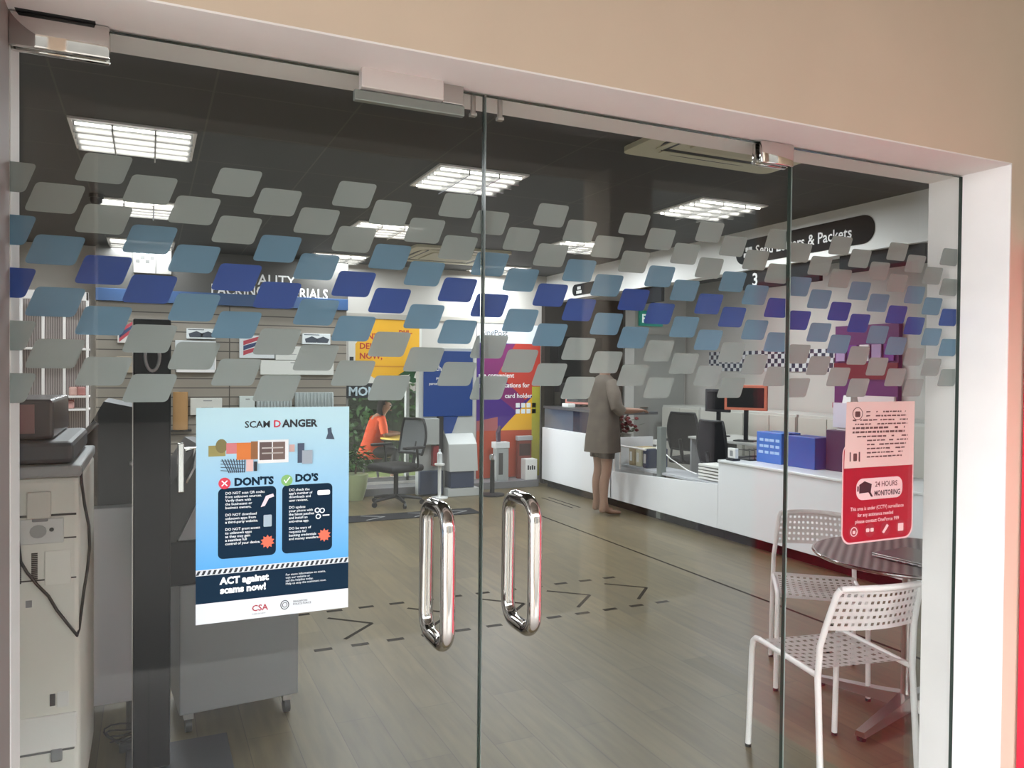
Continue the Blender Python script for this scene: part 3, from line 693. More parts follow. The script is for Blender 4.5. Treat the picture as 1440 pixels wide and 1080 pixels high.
pw = panel('paper_tray', 22, 1012, 108, 1048, .010, mat('pale tray plastic', 'efede8', .5)); panel('tray_handle', 72, 1052, 88, 1068, .012, GREY); panel('tray_handle', 22, 1042, 105, 1052, .006, mat('mid grey plastic', '77787a', .5))
MB().box((X0 - .005, Y0 - .01, 1.17), (X1 + .004, .335, 1.205), .008).build('scanner_bed', mat('silver grey trim', 'a9abad', .4), t)
lid = MB().box((X0 + .01, Y0 + .02, 1.207), (X1 - .02, .30, 1.275), .015).build('lid', mat('dark slate lid', '4d5057', .5), t)
MB().box((X0 + .03, Y0 + .10, 1.276), (X1 - .08, .28, 1.40), .01).build('document_feeder', mat('smoky translucent cover', '5c575b', .25), lid)
MB().box((X0 + .09, Y0 + .0965, 1.295), (X1 - .13, Y0 + .0995, 1.385), .001).build('feeder_reflection', mat('dull rose reflection colour', '9a7273', .3), lid)  # rose panel paints a reflection on the smoky cover
t = thing('power_cord', (0, 0, 0), 'thin black cord looping down the side of the photocopier', 'cord')
pts = [on_y(u, v, 1.035) for u, v in ((22, 745), (26, 765), (29, 790), (38, 805), (52, 822), (68, 838), (80, 858), (95, 877), (109, 894))] + [on_y(u, v, 1.06) for u, v in ((111, 885), (114, 862), (118, 830), (123, 800), (126, 770), (125, 740), (119, 710), (115, 680), (113, 655))]
MB().tube(pts, .0045, 8).build('cable', BLACK, t, True)
t = thing('side_cabinet', (-.13, 2.2, 0), 'pale grey cabinet between the photocopier and the black totem', 'cabinet')
MB().box((-.22, -.30, .13), (.075, .22, .93), .004).build('body', mat('pale lilac grey laminate', 'd6d6dc', .45), t)
for x in (-.19, .06):
    for y in (-.26, .18): MB().tube([(x, y, 0), (x, y, .13)], .015, 8).build('leg', DGREY, t)
# black high-backed swivel stool behind the cabinet
t = thing('black_machine', (-.15, 2.20, .931), 'black hooded machine with a grey curved rim on the pale grey cabinet', 'machine')
MB().prism([(-.16, 0), (.11, 0), (.11, .40), (-.02, .43), (-.09, .30), (-.16, .14)], lambda x, z, d: Vector((x, -.22 + d, z)), .42).build('hood', mat('matte charcoal plastic', '24252a', .6), t)
MB().tube([(-.165, -.225, .13), (-.125, -.225, .22), (-.09, -.225, .30), (-.045, -.225, .345)], .012, 8).build('rim', GREY, t, True)
MB().tube([(-.17, -.235, .02), (-.15, -.235, .11)], .018, 8).build('lever', BRUSHED, t, True); MB().ball((.085, -.225, .17), .012).build('knob', BRUSHED, t)
# totem
t = thing('display_totem', (.01, 1.56, 0), 'tall black totem with a pale loop emblem standing on a flat base', 'totem')
MB().box((-.063, -.06, .02), (.063, .03, 1.68), .006).build('body', NAVYBLK, t)
MB().box((-.09, -.2, .0), (.28, .16, .012), .003).build('base', mat('dark base plate', '33353d', .5), t)
z = 1.545; L = []
for k in range(24):
    a = 2 * PI * k / 24; L.append((.0 + .024 * math.cos(a), -.0635, z + .055 * math.sin(a)))
MB().tube(L, .006, 8, closed=True).build('emblem', mat('pale grey emblem', 'b0b0b4', .4), t, True)
MB().box((-.066, -.062, .02), (-.0632, .03, 1.68)).build('edge_strip', BRUSHED, t)
# rolling kiosk with slanted console
t = thing('self_service_kiosk', (.33, 2.03, 0), 'grey rolling kiosk with a black slanted console behind the blue poster', 'kiosk', math.radians(4.9))
MB().box((-.24, -.25, .09), (.24, .22, .62), .006).build('cabinet', mat('grey laminate', '8b8d90', .45), t)
for x in (-.2, .2):
    for y in (-.2, .18):
        MB().tube([(x - .012, y, .03), (x + .012, y, .03)], .03, 14).build('caster', BLACK, t, True); MB().box((x - .018, y - .02, .058), (x + .018, y + .02, .0895)).build('caster_bracket', BRUSHED, t)
MB().box((-.31, -.252, .621), (.2, .2, .80), .008).build('console_base', NAVYBLK, t)
MB().prism([(-.36, .80), (-.25, .80), (-.13, 1.06), (-.13, 1.19), (-.17, 1.19), (-.36, .90)], lambda x, z, d: Vector((x, -.24 + d, z)), .42).build('console', BLACK, t)
MB().prism([(-.243, .802), (.2, .802), (.2, 1.11), (-.122, 1.11), (-.122, 1.062)], lambda x, z, d: Vector((x, -.235 + d, z)), .40).build('side_panel', mat('pale grey panel', 'a8aaae', .5), t)
MB().box((-.25, -.262, 1.0), (-.225, -.242, 1.20), .004).build('bezel', CHROME, t)
MB().tube([(-.22, -.25, 1.04), (-.19, -.25, 1.10), (-.18, -.25, 1.18), (-.22, -.25, 1.17)], .012, 8).build('arm', CHROME, t, True)
MB().box((.12, -.258, .79), (.18, -.2525, .82)).build('red_tab', mat('red tab', 'a83a44', .5), t)
# cables on the floor
t = thing('cable_bundle', (-.09, 1.80, 0), 'tangled black cables and a plug block on the floor beside the totem', 'cables'); t.scale = (.7, .7, .7)
random.seed(3)
for k in range(4):
    pts = []
    for i in range(26):
        a = i / 25 * 2 * PI * 1.6 + k; r = .05 + .025 * k + .012 * math.sin(3 * a)
        pts.append((r * math.cos(a) + .012 * k - .01, r * .8 * math.sin(a), .012 + .018 * k + .012 * (1 + math.sin(2 * a + k))))
    MB().tube(pts, .005, 8).build('cord', BLACK, t, True)
MB().box((-.02, -.12, .0), (.09, -.05, .05), .008).build('plug_block', mat('charcoal plug block', '3a3c42', .5), t)

# ------------------------------------------------------------------ white wire rack at far left
t = thing('display_rack', (-.60, 4.55, 0), 'white wire display rack with hanging cards at the far left', 'rack')
for x in (-.205, -.055, .07, .21): MB().box((x - (.03 if x < -.2 else .008), -.06, 0), (x + (.03 if x < -.2 else .008), -.03, 2.02), .003).build('upright', WMET, t)
MB().box((-.235, -.06, 1.96), (.218, -.03, 2.02), .003).build('top_rail', WMET, t)
for z in (1.20, 1.29, 1.62, .8, .4): MB().box((-.235, -.058, z), (.218, .12, z + .014), .002).build('shelf', WMET, t)
hb = bpy.data.materials.new('ribbed grey back'); hb.use_nodes = True; nt = hb.node_tree; wv = nt.nodes.new('ShaderNodeTexWave'); wv.inputs['Scale'].default_value = 22; wv.inputs['Distortion'].default_value = .8
tc = nt.nodes.new('ShaderNodeTexCoord'); nt.links.new(tc.outputs['Object'], wv.inputs['Vector']); rp = nt.nodes.new('ShaderNodeValToRGB'); rp.color_ramp.elements[0].color = srgb('6b6361'); rp.color_ramp.elements[1].color = srgb('a79f9c'); nt.links.new(wv.outputs['Fac'], rp.inputs[0]); nt.links.new(rp.outputs[0], nt.nodes['Principled BSDF'].inputs['Base Color'])
MB().box((-.23, .12, .02), (.215, .135, 2.0)).build('back_panel', hb, t)
for k in range(6): MB().tube([(-.03 + k * .016, -.05, 1.60), (-.03 + k * .016, -.07, 1.60), (-.03 + k * .016, -.075, 1.615)], .003, 6).build('hook', WMET, t)
PINK = ['c79a94', 'b98781', 'caa59b', 'a8716c']
for k, (x, z) in enumerate(((.09, 1.634), (.15, 1.634), (.12, 1.304), (.17, 1.304), (.10, 1.214))):
    g = thing('wrapped_parcel', (-.60 + x, 4.57, z + .0005), ['pink wrapped parcel on the upper shelf of the white rack', 'dusty pink parcel on the upper shelf of the white rack, right side', 'pale pink parcel on the middle shelf of the white rack', 'brownish pink parcel on the middle shelf of the white rack, right side', 'pink parcel on the low shelf of the white rack'][k], 'parcel', group='pink parcels on the white rack')
    MB().box((-.025, -.04, 0), (.025, .04, .06 if k < 4 else .05), .012).build('parcel', mat('pink wrap ' + 'abcd'[k % 4], PINK[k % 4], .5), g); MB().box((-.026, -.006, .0), (.026, .006, .0612)).build('ribbon', mat('rose ribbon', '9a5a58', .5), g)
# walkway end: grey machine and red posting kiosk to the right of the shopfront (partly seen, and mirrored in the glass)
tag(MB().box((3.6, -2.33, -.12), (3.75, YO - .001, 3.1)).build('wall_added_shade', mat('beige shade wall paint', 'a8927a', .8)), kind='structure')  # unseen side wall, added to darken the right of the facade
t = thing('red_kiosk', (2.75, -.58, 0), 'tall red kiosk with a white cap right of the shopfront', 'kiosk')
MB().box((-.365, -.40, .0), (.30, .415, 1.895), .004).build('body', mat('bright red panel', 'e0203f', .35), t)
MB().box((-.367, -.402, 1.896), (.302, .416, 1.935), .003).build('cap', WPLAS, t); MB().box((-.25, -.4035, 1.1), (.2, -.4005, 1.5)).build('slot_panel', WPLAS, t)
t = thing('grey_machine', (2.95, -1.36, 0), 'lilac grey cabinet standing outside next to the red kiosk', 'machine')
MB().box((-.31, -.33, 0), (.3, .33, 1.9), .006).build('body', mat('lilac grey panel', 'b9b3b8', .5), t); MB().box((-.313, -.2, 1.0), (-.3105, .2, 1.5)).build('screen', NAVYBLK, t)

# ------------------------------------------------------------------ posters on the glass
def gradient(name, c0, c1, z0, z1):
    m = bpy.data.materials.new(name); m.use_nodes = True; nt = m.node_tree; tc = nt.nodes.new('ShaderNodeTexCoord'); sp = nt.nodes.new('ShaderNodeSeparateXYZ'); mr = nt.nodes.new('ShaderNodeMapRange')
    mr.inputs['From Min'].default_value = z0; mr.inputs['From Max'].default_value = z1; r = nt.nodes.new('ShaderNodeValToRGB'); r.color_ramp.elements[0].color = srgb(c0); r.color_ramp.elements[1].color = srgb(c1)
    nt.links.new(tc.outputs['Object'], sp.inputs[0]); nt.links.new(sp.outputs['Z'], mr.inputs[0]); nt.links.new(mr.outputs[0], r.inputs[0]); nt.links.new(r.outputs[0], nt.nodes['Principled BSDF'].inputs['Base Color']); nt.nodes['Principled BSDF'].inputs['Roughness'].default_value = .4
    return m
PX0, PX1, PZ0, PZ1 = .083, .383, .997, 1.423
t = thing('scam_warning_poster', (0, -.0068, 0), 'blue and white scam warning poster taped on the left glass leaf', 'poster')
LY = [0]
def lay(): LY[0] += .00018; return LY[0]
def fpos(d0): return lambda x, z, d: Vector((x, -d0 - d, z))
YP = -.0072
def pp(u, v): q = on_y(u, v, YP); return q.x, q.z
def sheet(poly, name, m_, par, base, th=.00012): return MB().prism(poly, fpos(base), th).build(name, m_, par)
def prect(u0, v0, u1, v1, r=0):
    # rectangle on the sheet through two picture corners
    x0, z1 = pp(u0, v0); x1, z0 = pp(u1, v1)
    return rrect(x0, z0, x1, z1, r) if r else [(x0, z0), (x1, z0), (x1, z1), (x0, z1)]
H_ = PZ1 - PZ0; W_ = PX1 - PX0
def A(a, b): return PX0 + a * W_, PZ1 - b * H_          # a across, b down, both 0..1
def arect(a0, b0, a1, b1, r=0):
    x0, z1 = A(a0, b0); x1, z0 = A(a1, b1); return rrect(x0, z0, x1, z1, r) if r else [(x0, z0), (x1, z0), (x1, z1), (x0, z1)]
NAVY = mat('navy print', '0a2438', .6, spec=.15); WPRT = mat('white print', 'eef4f8', .4); INK = mat('black print', '20242c', .5); REDP = mat('red print', 'd2344a', .4)
sheet(arect(0, 0, 1, 1), 'paper_sheet', gradient('pale to sky blue print', '4d9cd8', 'b2d4df', 1.10, 1.40), t, 0, .0002)
sheet(arect(0, .905, 1, 1), 'white_footer', mat('white poster paper', 'cfd3d8', .5), t, .0003)
sheet(arect(0, .775, 1, .905), 'navy_footer', NAVY, t, .0003)
sheet(arect(0, .748, 1, .775), 'white_band', mat('white poster paper', 'cfd3d8', .5), t, .0003)
b = MB()
for k in range(30):
    a0 = k / 30; x0, z0 = A(a0, .772); x1, z1 = A(a0 + .017, .772); x2, z2 = A(a0 + .030, .752); x3, z3 = A(a0 + .013, .752)
    b.prism([(x0, z0), (x1, z1), (min(x2, PX1), z2), (min(x3, PX1), z3)], fpos(.0005), .0001)
b.build('hazard_stripes', INK, t)
sheet(arect(.135, .375, .505, .705, .010), 'text_panel', NAVY, t, .0003); sheet(arect(.545, .375, .885, .705, .010), 'text_panel', NAVY, t, .0003)
def ptext(a, b_, s, size, m_=WPRT, bold=0, wid=None, par=None):
    x, z = A(a, b_); return text(s, size, lambda X, Z, d: Vector((x + X, -.0006 - d, z + Z)), m_, parent=par or t, bold=bold, width=wid, depth=.0001)
ptext(.30, .095, 'SCAM', .019, INK, .02); ptext(.485, .095, 'D', .020, REDP, .02); ptext(.545, .095, 'ANGER', .021, INK, .04)
ptext(.235, .365, "DON'TS", .021, NAVY, .05); ptext(.63, .36, "DO'S", .021, NAVY, .05)
for a, c, m_, s in ((.175, .352, REDP, 'x'), (.575, .352, mat('green print', '7fb069', .4), 'v')):
    x, z = A(a, c); sheet([(x + .0115 * math.cos(k * PI / 9), z + .0115 * math.sin(k * PI / 9)) for k in range(18)], 'badge', m_, t, .0006)
    b = MB()
    if s == 'x':
        for q in (1, -1): b.prism([(x - .006, z - .0045 * q), (x - .0045, z - .006 * q), (x + .006, z + .0045 * q), (x + .0045, z + .006 * q)], fpos(.0008), .0001)
    else: b.prism([(x - .006, z), (x - .002, z - .006), (x + .007, z + .006), (x + .005, z + .007), (x - .002, z - .003), (x - .0045, z + .002)], fpos(.0008), .0001)
    b.build('badge_mark', WPRT, t)
L1 = ['DO NOT scan QR codes', 'from unknown sources.', 'Verify them with', 'the businesses or', 'business owners.', '', 'DO NOT download', 'unknown apps from', 'a third-party website.', '', 'DO NOT grant access', 'to unknown apps', 'as they may gain', 'a seamless full', 'control of your device.']
L2 = ["DO check the", "app's number of", 'downloads and', 'user reviews.', '', 'DO update', 'your phone with', 'the latest patches', 'and install an', 'anti-virus app.', '', 'DO be wary of', 'requests for', 'banking credentials', 'and money transfers.']
for a, Ls in ((.18, L1), (.59, L2)):
    ptext(a, .405, '\n'.join(Ls), .0072, WPRT, .01)
ptext(.15, .822, 'ACT against\nscams now!', .0185, WPRT, .05)
ptext(.57, .812, 'For more information on scams,\nvisit our website or\ncall the helpline today.\nHelp us stop the scammers now.', .0062, WPRT)
ptext(.35, .965, 'CSA', .017, mat('dark red print', 'a0303c', .4), .02); ptext(.35, .982, 'CYBER SECURITY', .0035, INK); ptext(.62, .945, 'SINGAPORE\nPOLICE FORCE', .0055, INK, .01)
x, z = A(.565, .952); b = MB(); b.tube([(x + .008 * math.cos(k * PI / 8), -.0007, z + .009 * math.sin(k * PI / 8)) for k in range(16)], .0008, 6, closed=True); b.tube([(x + .0045 * math.cos(k * PI / 8), -.0007, z + .005 * math.sin(k * PI / 8)) for k in range(16)], .0006, 6, closed=True); b.build('crest', INK, t)
# picture strip near the top: a shopfront scene with a stall, a glazed cabinet and figures in flat shapes
def strip(a0, b0, a1, b1, col, lab): return sheet(arect(a0, b0, a1, b1), 'picture_patch', mat('print ' + lab, col, .5), t, .0003 + lay())
strip(.075, .175, .18, .225, '8f8650', 'olive'); x, z = A(.155, .178); sheet([(x + .011 * math.cos(k * PI / 9), z + .014 * math.sin(k * PI / 9)) for k in range(18)], 'picture_patch', mat('print olive dark', '746b42', .5), t, .0005)
strip(.185, .165, .265, .215, 'c9767a', 'rose'); strip(.25, .165, .37, .245, 'cf7433', 'orange'); strip(.34, .16, .385, .245, '8a5a33', 'brown')
strip(.385, .155, .585, .265, 'dfe0e2', 'pale'); strip(.395, .165, .475, .25, '5b4a48', 'plum'); strip(.482, .165, .562, .25, '6e5b55', 'taupe'); strip(.41, .19, .55, .196, 'b8b0ac', 'shelf'); strip(.41, .215, .55, .221, 'a8a09c', 'shelf low')
strip(.59, .18, .625, .215, 'c2a09a', 'skin'); strip(.645, .175, .69, .27, '3f4a5f', 'slate'); strip(.675, .21, .745, .275, '97a0ab', 'grey case'); strip(.36, .255, .38, .30, '20242c', 'figure')
strip(.31, .245, .355, .30, 'd9b3ae', 'pale rose')
b = MB()
for k in range(9):
    x0, z0 = A(.155 + k * .018, .24); x1, z1 = A(.20 + k * .012, .305); b.prism([(x0, z0), (x0 + .0022, z0), (x1 + .0022, z1), (x1, z1)], fpos(.0006), .0001)
for k in range(4): x0, z0 = A(.15, .245 + k * .015); x1, z1 = A(.30, .25 + k * .017); b.prism([(x0, z0), (x1, z1), (x1, z1 - .0015), (x0, z0 - .0015)], fpos(.0007), .0001)
b.build('basket_lines', mat('dark slate print', '39475a', .5), t)
b = MB()
x, z = A(.865, .13); b.prism([(x - .008, z - .012), (x + .010, z - .013), (x + .004, z + .002), (x + .003, z + .012), (x - .005, z + .010), (x - .004, z)], fpos(.0004), .0001); b.build('picture_patch', mat('dark slate print', '39475a', .5), t)
def icon(a, c, kind):
    x, z = A(a, c); b = MB(); f = fpos(.0006)
    if kind == 0: b.prism([(x - .012, z - .014), (x - .004, z - .012), (x + .004, z + .003), (x + .014, z + .006), (x + .012, z + .012), (x - .002, z + .008)], f, .0001)
    if kind == 1: b.prism(rrect(x - .008, z - .012, x + .008, z + .012, .002), f, .0001)
    if kind == 2:
        P = []
        for k in range(20): r = .014 if k % 2 else .0095; P.append((x + r * math.cos(k * PI / 10), z + r * math.sin(k * PI / 10)))
        b.prism(P, f, .0001)
    if kind == 3: b.prism(rrect(x - .013, z - .005, x + .013, z + .005, .003), f, .0001)
    if kind == 4:
        for dx, dz in ((-.007, .006), (.003, .005), (-.005, -.007)): b.tube([(x + dx + .0045 * math.cos(k * PI / 6), -.0007, z + dz + .0045 * math.sin(k * PI / 6)) for k in range(12)], .0012, 6, closed=True)
        b.prism([(x + .004, z - .004), (x + .018, z - .004), (x + .018, z - .0065), (x + .004, z - .0065)], f, .0001)
    b.build('icon', [mat('pale pink print', 'e5cfd8', .5), mat('grey blue print', '9fb0bd', .5), mat('orange red print', 'd9694f', .5), WPRT, WPRT, mat('pale grey print', 'd5dde2', .5)][kind if kind < 5 else 5], t)
icon(.445, .44, 0); icon(.45, .54, 1); icon(.45, .64, 2); icon(.825, .42, 3); icon(.805, .52, 4); icon(.83, .63, 2)

# red monitoring notice and pink-tinted paper on the fixed pane (inside face of the glass, read from outside)
YR = .0080
RX0, RX1 = 1.838, 2.134
t = thing('monitoring_notice', (0, YR, 0), 'red monitoring notice with four round pictograms on the fixed pane', 'notice')
def fin(d0): return lambda x, z, d: Vector((x, -d0 - d + .0010, z))
def rsheet(poly, name, m_, base, th=.0001): return MB().prism(poly, fin(base), th).build(name, m_, t)
rsheet(rrect(RX0 - .003, 1.000, RX1 + .003, 1.30, .035, 8), 'border', mat('pale pink border', 'e9c6c8', .5), 0); rsheet(rrect(RX0 + .002, 1.005, RX1 - .002, 1.30, .032, 8), 'sheet', mat('red notice print', 'a80c28', .5), .00015)
PNK = mat('pale pink print on red', 'edd3d4', .5)
rsheet(rrect(RX0 + .055, 1.128, RX1 - .045, 1.192, .026, 8), 'title_panel', PNK, .0003)
def rtext(x, z, s, size, m_, bold=0, wid=None): return text(s, size, lambda X, Z, d: Vector((x + X, -.0005 - d + .0010, z + Z)), m_, parent=t, bold=bold, width=wid, depth=.0001)
rtext(RX0 + .133, 1.165, '24 HOURS', .022, mat('brown print', '6d4a4c', .5), .02, .095); rtext(RX0 + .130, 1.138, 'MONITORING', .022, INK, .03, .11)
b = MB(); x, z = RX0 + .095, 1.162; b.prism([(x - .028, z - .014), (x + .020, z - .012), (x + .024, z + .012), (x - .006, z + .022), (x - .028, z + .012)], fin(.0005), .0001); b.prism([(x + .01, z - .012), (x + .02, z - .012), (x + .03, z - .026), (x + .022, z - .026)], fin(.0005), .0001); b.prism(rrect(x - .036, z - .008, x - .03, z + .008, .002), fin(.0005), .0001); b.build('camera_icon', INK, t)
for k, s in enumerate(('This area is under (CCTV) surveillance', 'for any assistance needed', 'please contact OneForce 999')): rtext(RX0 + (.032, .062, .052)[k], 1.098 - k * .019, s, .0155, PNK, .012, (.225, .15, .185)[k])
for k in range(4):
    x, z = RX0 + .048 + k * .066, 1.036; b = MB(); b.prism([(x + .021 * math.cos(i * PI / 12), z + .021 * math.sin(i * PI / 12)) for i in range(24)], fin(.0003), .0001); b.build('pictogram_disc', mat('dark red print', '8f0d24', .5), t)
    b = MB()
    if k == 0: b.tube([(x + .013 * math.cos(i * PI / 8), .0005, z + .013 * math.sin(i * PI / 8)) for i in range(16)], .0015, 6, closed=True); b.prism(rrect(x - .005, z - .006, x + .006, z + .003, .002), fin(.0005), .0001)
    elif k == 1:
        for s in (-1, 1): b.prism(rrect(x + s * .009 - .007, z - .005, x + s * .009 + .007, z + .006, .003), fin(.0005), .0001)
    elif k == 2: b.prism([(x - .014, z - .010), (x - .006, z - .014), (x + .014, z + .008), (x + .006, z + .014)], fin(.0005), .0001)
    else: b.prism(rrect(x - .012, z - .012, x + .012, z + .012, .003), fin(.0005), .0001); b.mi = 0
    b.build('pictogram', PNK, t)
t = thing('paper_notice', (0, YR, 0), 'paper notice with a pink reflection tint and dark print above the red notice', 'notice')
MB().prism([(RX0 + .004, 1.225), (RX1, 1.225), (RX1 + .003, 1.42), (RX0 + .010, 1.42)], fin(.0008), .00015).build('paper_sheet', mat('notice paper with reflection tint', 'e8cdc8', .6), t)  # red reflection put into the paper colour as a pink tint
random.seed(5); b = MB(); f = fin(.0010)
for r in range(12):
    z = 1.388 - r * .0122; x = RX0 + (.09 if r in (0, 1) else .035 if r < 7 else .095); xe = RX1 - random.uniform(.015, .05)
    while x < xe:
        wv_ = random.uniform(.006, .022); h = .0042 if r not in (4, 5) else .006
        if random.random() < .88: b.prism([(x, z), (min(x + wv_, xe), z + random.uniform(-.001, .001)), (min(x + wv_, xe) , z + h), (x + .001, z + h)], f, .0001)
        x += wv_ + .003
b.build('print_lines', mat('dark brown print', '55413f', .5), t)
b = MB(); b.tube([(RX0 + .055 + .02 * math.cos(i * PI / 8), .0002, 1.385 + .018 * math.sin(i * PI / 8)) for i in range(16)], .0012, 6, closed=True); b.prism(rrect(RX0 + .045, 1.375, RX0 + .066, 1.392, .004), f, .0001); b.prism([(RX0 + .025, 1.245), (RX0 + .030, 1.245), (RX0 + .030, 1.272), (RX0 + .025, 1.272)], f, .0001); b.prism(rrect(RX0 + .04, 1.245, RX0 + .055, 1.268, .003), f, .0001); b.prism(rrect(RX0 + .062, 1.243, RX0 + .068, 1.272, .002), f, .0001); b.build('print_marks', mat('dark brown print', '55413f', .5), t)

# ------------------------------------------------------------------ packing materials wall
SL = bpy.data.materials.new('grooved taupe slat board'); SL.use_nodes = True; nt = SL.node_tree; br = nt.nodes.new('ShaderNodeTexBrick'); br.offset = 0
for k_, v_ in (('Scale', 1), ('Brick Width', 50), ('Row Height', .10), ('Mortar Size', .006)): br.inputs[k_].default_value = v_
br.inputs['Color1'].default_value = srgb('8f877c'); br.inputs['Color2'].default_value = srgb('8f877c'); br.inputs['Mortar'].default_value = srgb('4b463f')
tc = nt.nodes.new('ShaderNodeTexCoord'); mp = nt.nodes.new('ShaderNodeMapping'); mp.inputs['Rotation'].default_value = (PI / 2, 0, 0)
nt.links.new(tc.outputs['Object'], mp.inputs[0]); nt.links.new(mp.outputs[0], br.inputs['Vector']); nt.links.new(br.outputs[0], nt.nodes['Principled BSDF'].inputs['Base Color'])
t = thing('packing_wall', (.8, 7.45, .0905), 'dark fascia and slat wall unit with QUALITY PACKING MATERIALS lettering', 'display wall')
MB().box((-1.30, .0, .0), (1.29, .28, 2.10)).build('slat_board', SL, t)
MB().box((-1.30, -.06, 2.23), (1.29, .28, 2.66)).build('fascia', mat('charcoal fascia', '474542', .6), t)
MB().box((-1.30, -.075, 2.10), (1.29, .28, 2.228), .003).build('sign_strip', mat('deep blue strip', '264a78', .4), t)
text([(-.07 + .12, 2.345, 'QUALITY', .165)], 0, lambda x, z, d: Vector((x, -.0607 - d, z)), LW, parent=t, bold=.01, width=.64)
text([(-.20, 2.235 - .02, 'PACKING MATERIALS', .165)], 0, lambda x, z, d: Vector((x, -.0607 - d, z + .0)), LW, parent=t, bold=.015, width=1.25)
for x, s in ((-1.0, 'PACK'), (.28, 'SEAL'), (.95, 'MAIL')):
    o = MB().box((x, -.0765, 2.125), (x + .19, -.0752, 2.205)).build('strip_label', WPRT, t)
    text(s, .06, lambda X, Z, d: Vector((x + .03 + X, -.0768 - d, 2.145 + Z)), NAVY, parent=o, bold=.02)
    b = MB()
    for q in (0,): b.prism([(x + .72 - .03, 2.20), (x + .72, 2.165), (x + .72 - .03, 2.13), (x + .705 - .03, 2.13), (x + .70, 2.165), (x + .705 - .03, 2.20)], lambda X, Z, d: Vector((X, -.0752 - d, Z)), .0012)
    if x < .9: b.build('arrow', WPRT, t)
    else: b.bm.free()
def board(x0, z0, x1, z1, name, label, cat, col, art=None, th=.05, y=7.40):
    g = thing(name, ((x0 + x1) / 2, y, z0), label, cat)
    w2, h = (x1 - x0) / 2, z1 - z0
    MB().box((-w2, -.01, 0), (w2, .048, h), .003).build('box', mat('pack ' + label[:14], col, .5), g)
    f = lambda x, z, d: Vector((x, -.0102 - d, z))
    if art == 'icons':
        b = MB()
        for k in (-.45, .35): b.prism([(k * w2 - .05, h * .15), (k * w2 + .07, h * .15), (k * w2 + .09, h * .5), (k * w2 + .02, h * .75), (k * w2 - .06, h * .5)], f, .0008)
        b.prism([(-w2 * .9, h * .86), (w2 * .2, h * .86), (w2 * .2, h * .93), (-w2 * .9, h * .93)], f, .0008); b.build('print', mat('slate print', '3b4350', .5), g)
    if art == 'stripes':
        for j, c in enumerate(('b23a4a', '2c3b66', 'b23a4a')):
            b = MB(); zz = h * (.72 - .22 * j); b.prism([(-w2 * .8, zz - .04), (w2 * .9, zz + .08), (w2 * .9, zz + .11), (-w2 * .8, zz + .01)], f, .0008); b.build('stripe', mat('print stripe %d' % (j % 2), c, .5), g)
    if art == 'box':
        b = MB(); b.box((-w2, -.035, 0), (w2, -.0102, .03)).box((-w2, -.035, 0), (-w2 + .012, -.0102, h * .3)).box((w2 - .012, -.035, 0), (w2, -.0102, h * .9)); b.build('tray_lip', WMET, g)
        b = MB()
        for k in range(5): b.box((-w2 * .6 + k * w2 * .28, -.0115, .04), (-w2 * .6 + k * w2 * .28 + .04, -.0102, .075))
        b.build('tag', INK, g)
    if art == 'bubble':
        b = MB()
        for i in range(11): b.tube([(-w2 * .92 + i * w2 * .184, -.012, .004), (-w2 * .92 + i * w2 * .184 + .004, -.02, h * .5), (-w2 * .92 + i * w2 * .184, -.012, h - .004)], .012, 6)
        b.build('bubbles', mat('silvery film', 'b9c2c2', .25, .3), g)
    if art == 'label':
        b = MB(); b.box((-w2 * .2, -.0112, h * .82), (w2 * .35, -.0102, h * .88)).box((-.05, -.0112, h * .4), (.07, -.0102, h * .44)); b.build('print', GREY, g)
    return g
board(.25, 1.46, .655, 1.80, 'mailing_box_set', 'white mailing box tray right of the black totem, on the slat wall', 'box set', 'c9cdd0', 'box')
board(.36, 1.82, .65, 1.93, 'printed_card', 'white card with two dark pictures above the mailing box tray', 'card', 'dfe4e6', 'icons')
board(.90, 1.62, 1.27, 1.87, 'mailer_pack', 'white mailer pack with red and blue diagonal stripes on the slat wall', 'mailer', 'd9dde0', 'stripes')
board(1.12, 1.44, 1.93, 1.60, 'carton_flat', 'wide flat white carton hung under the striped mailer', 'carton', 'd8d9d4', 'label')
board(1.28, 1.605, 1.60, 1.76, 'carton_flat', 'small white carton stacked on the wide flat carton', 'carton', 'd4d5d0', 'label')
board(1.575, 1.79, 1.89, 1.91, 'printed_card', 'white card with two dark pictures at the right end of the slat wall', 'card', 'e3e6e6', 'icons')
board(1.50, 1.02, 1.93, 1.24, 'bubble_wrap_pack', 'silvery bubble wrap pack above the top right corner of the blue poster', 'bubble wrap', 'a9b2b2', 'bubble')
board(1.08, 1.03, 1.46, 1.17, 'bubble_wrap_pack', 'low silvery bubble wrap pack left of the larger one', 'bubble wrap', 'b3b9b8', 'bubble')
board(.90, .98, 1.06, 1.20, 'padded_bag', 'speckled white padded bag behind the top edge of the blue poster', 'bag', 'c9d2cf', 'label')
board(.40, 1.0, .72, 1.18, 'postal_box', 'small plain white box behind the top left of the blue poster', 'box', 'd3d3cd', 'label')
g = thing('paper_roll', (.30, 7.36, .85), 'brown kraft paper roll beside the black totem', 'paper roll')
MB().tube([(0, 0, 0), (0, 0, .40)], .075, 20).build('roll', mat('brown kraft paper', 'a9804f', .7), g, True); MB().tube([(0, 0, .4002), (0, 0, .402)], .02, 12).build('core', DGREY, g); MB().box((-.11, -.03, -.02), (.11, .09, -.001)).build('holder', BLACK, g)
board(-.30, 1.76, -.14, 1.93, 'mailer_pack', 'small red and white mailer pack left of the black totem top', 'mailer', 'd9d4d0', 'stripes')
board(-.31, 1.45, -.13, 1.62, 'postal_box', 'beige box with a pink top left of the black totem', 'box', 'a89a86', 'label')
t = thing('checker_panel', (-.05, 7.36, 2.4905), 'white panel with dark checks over the fascia at left', 'panel')
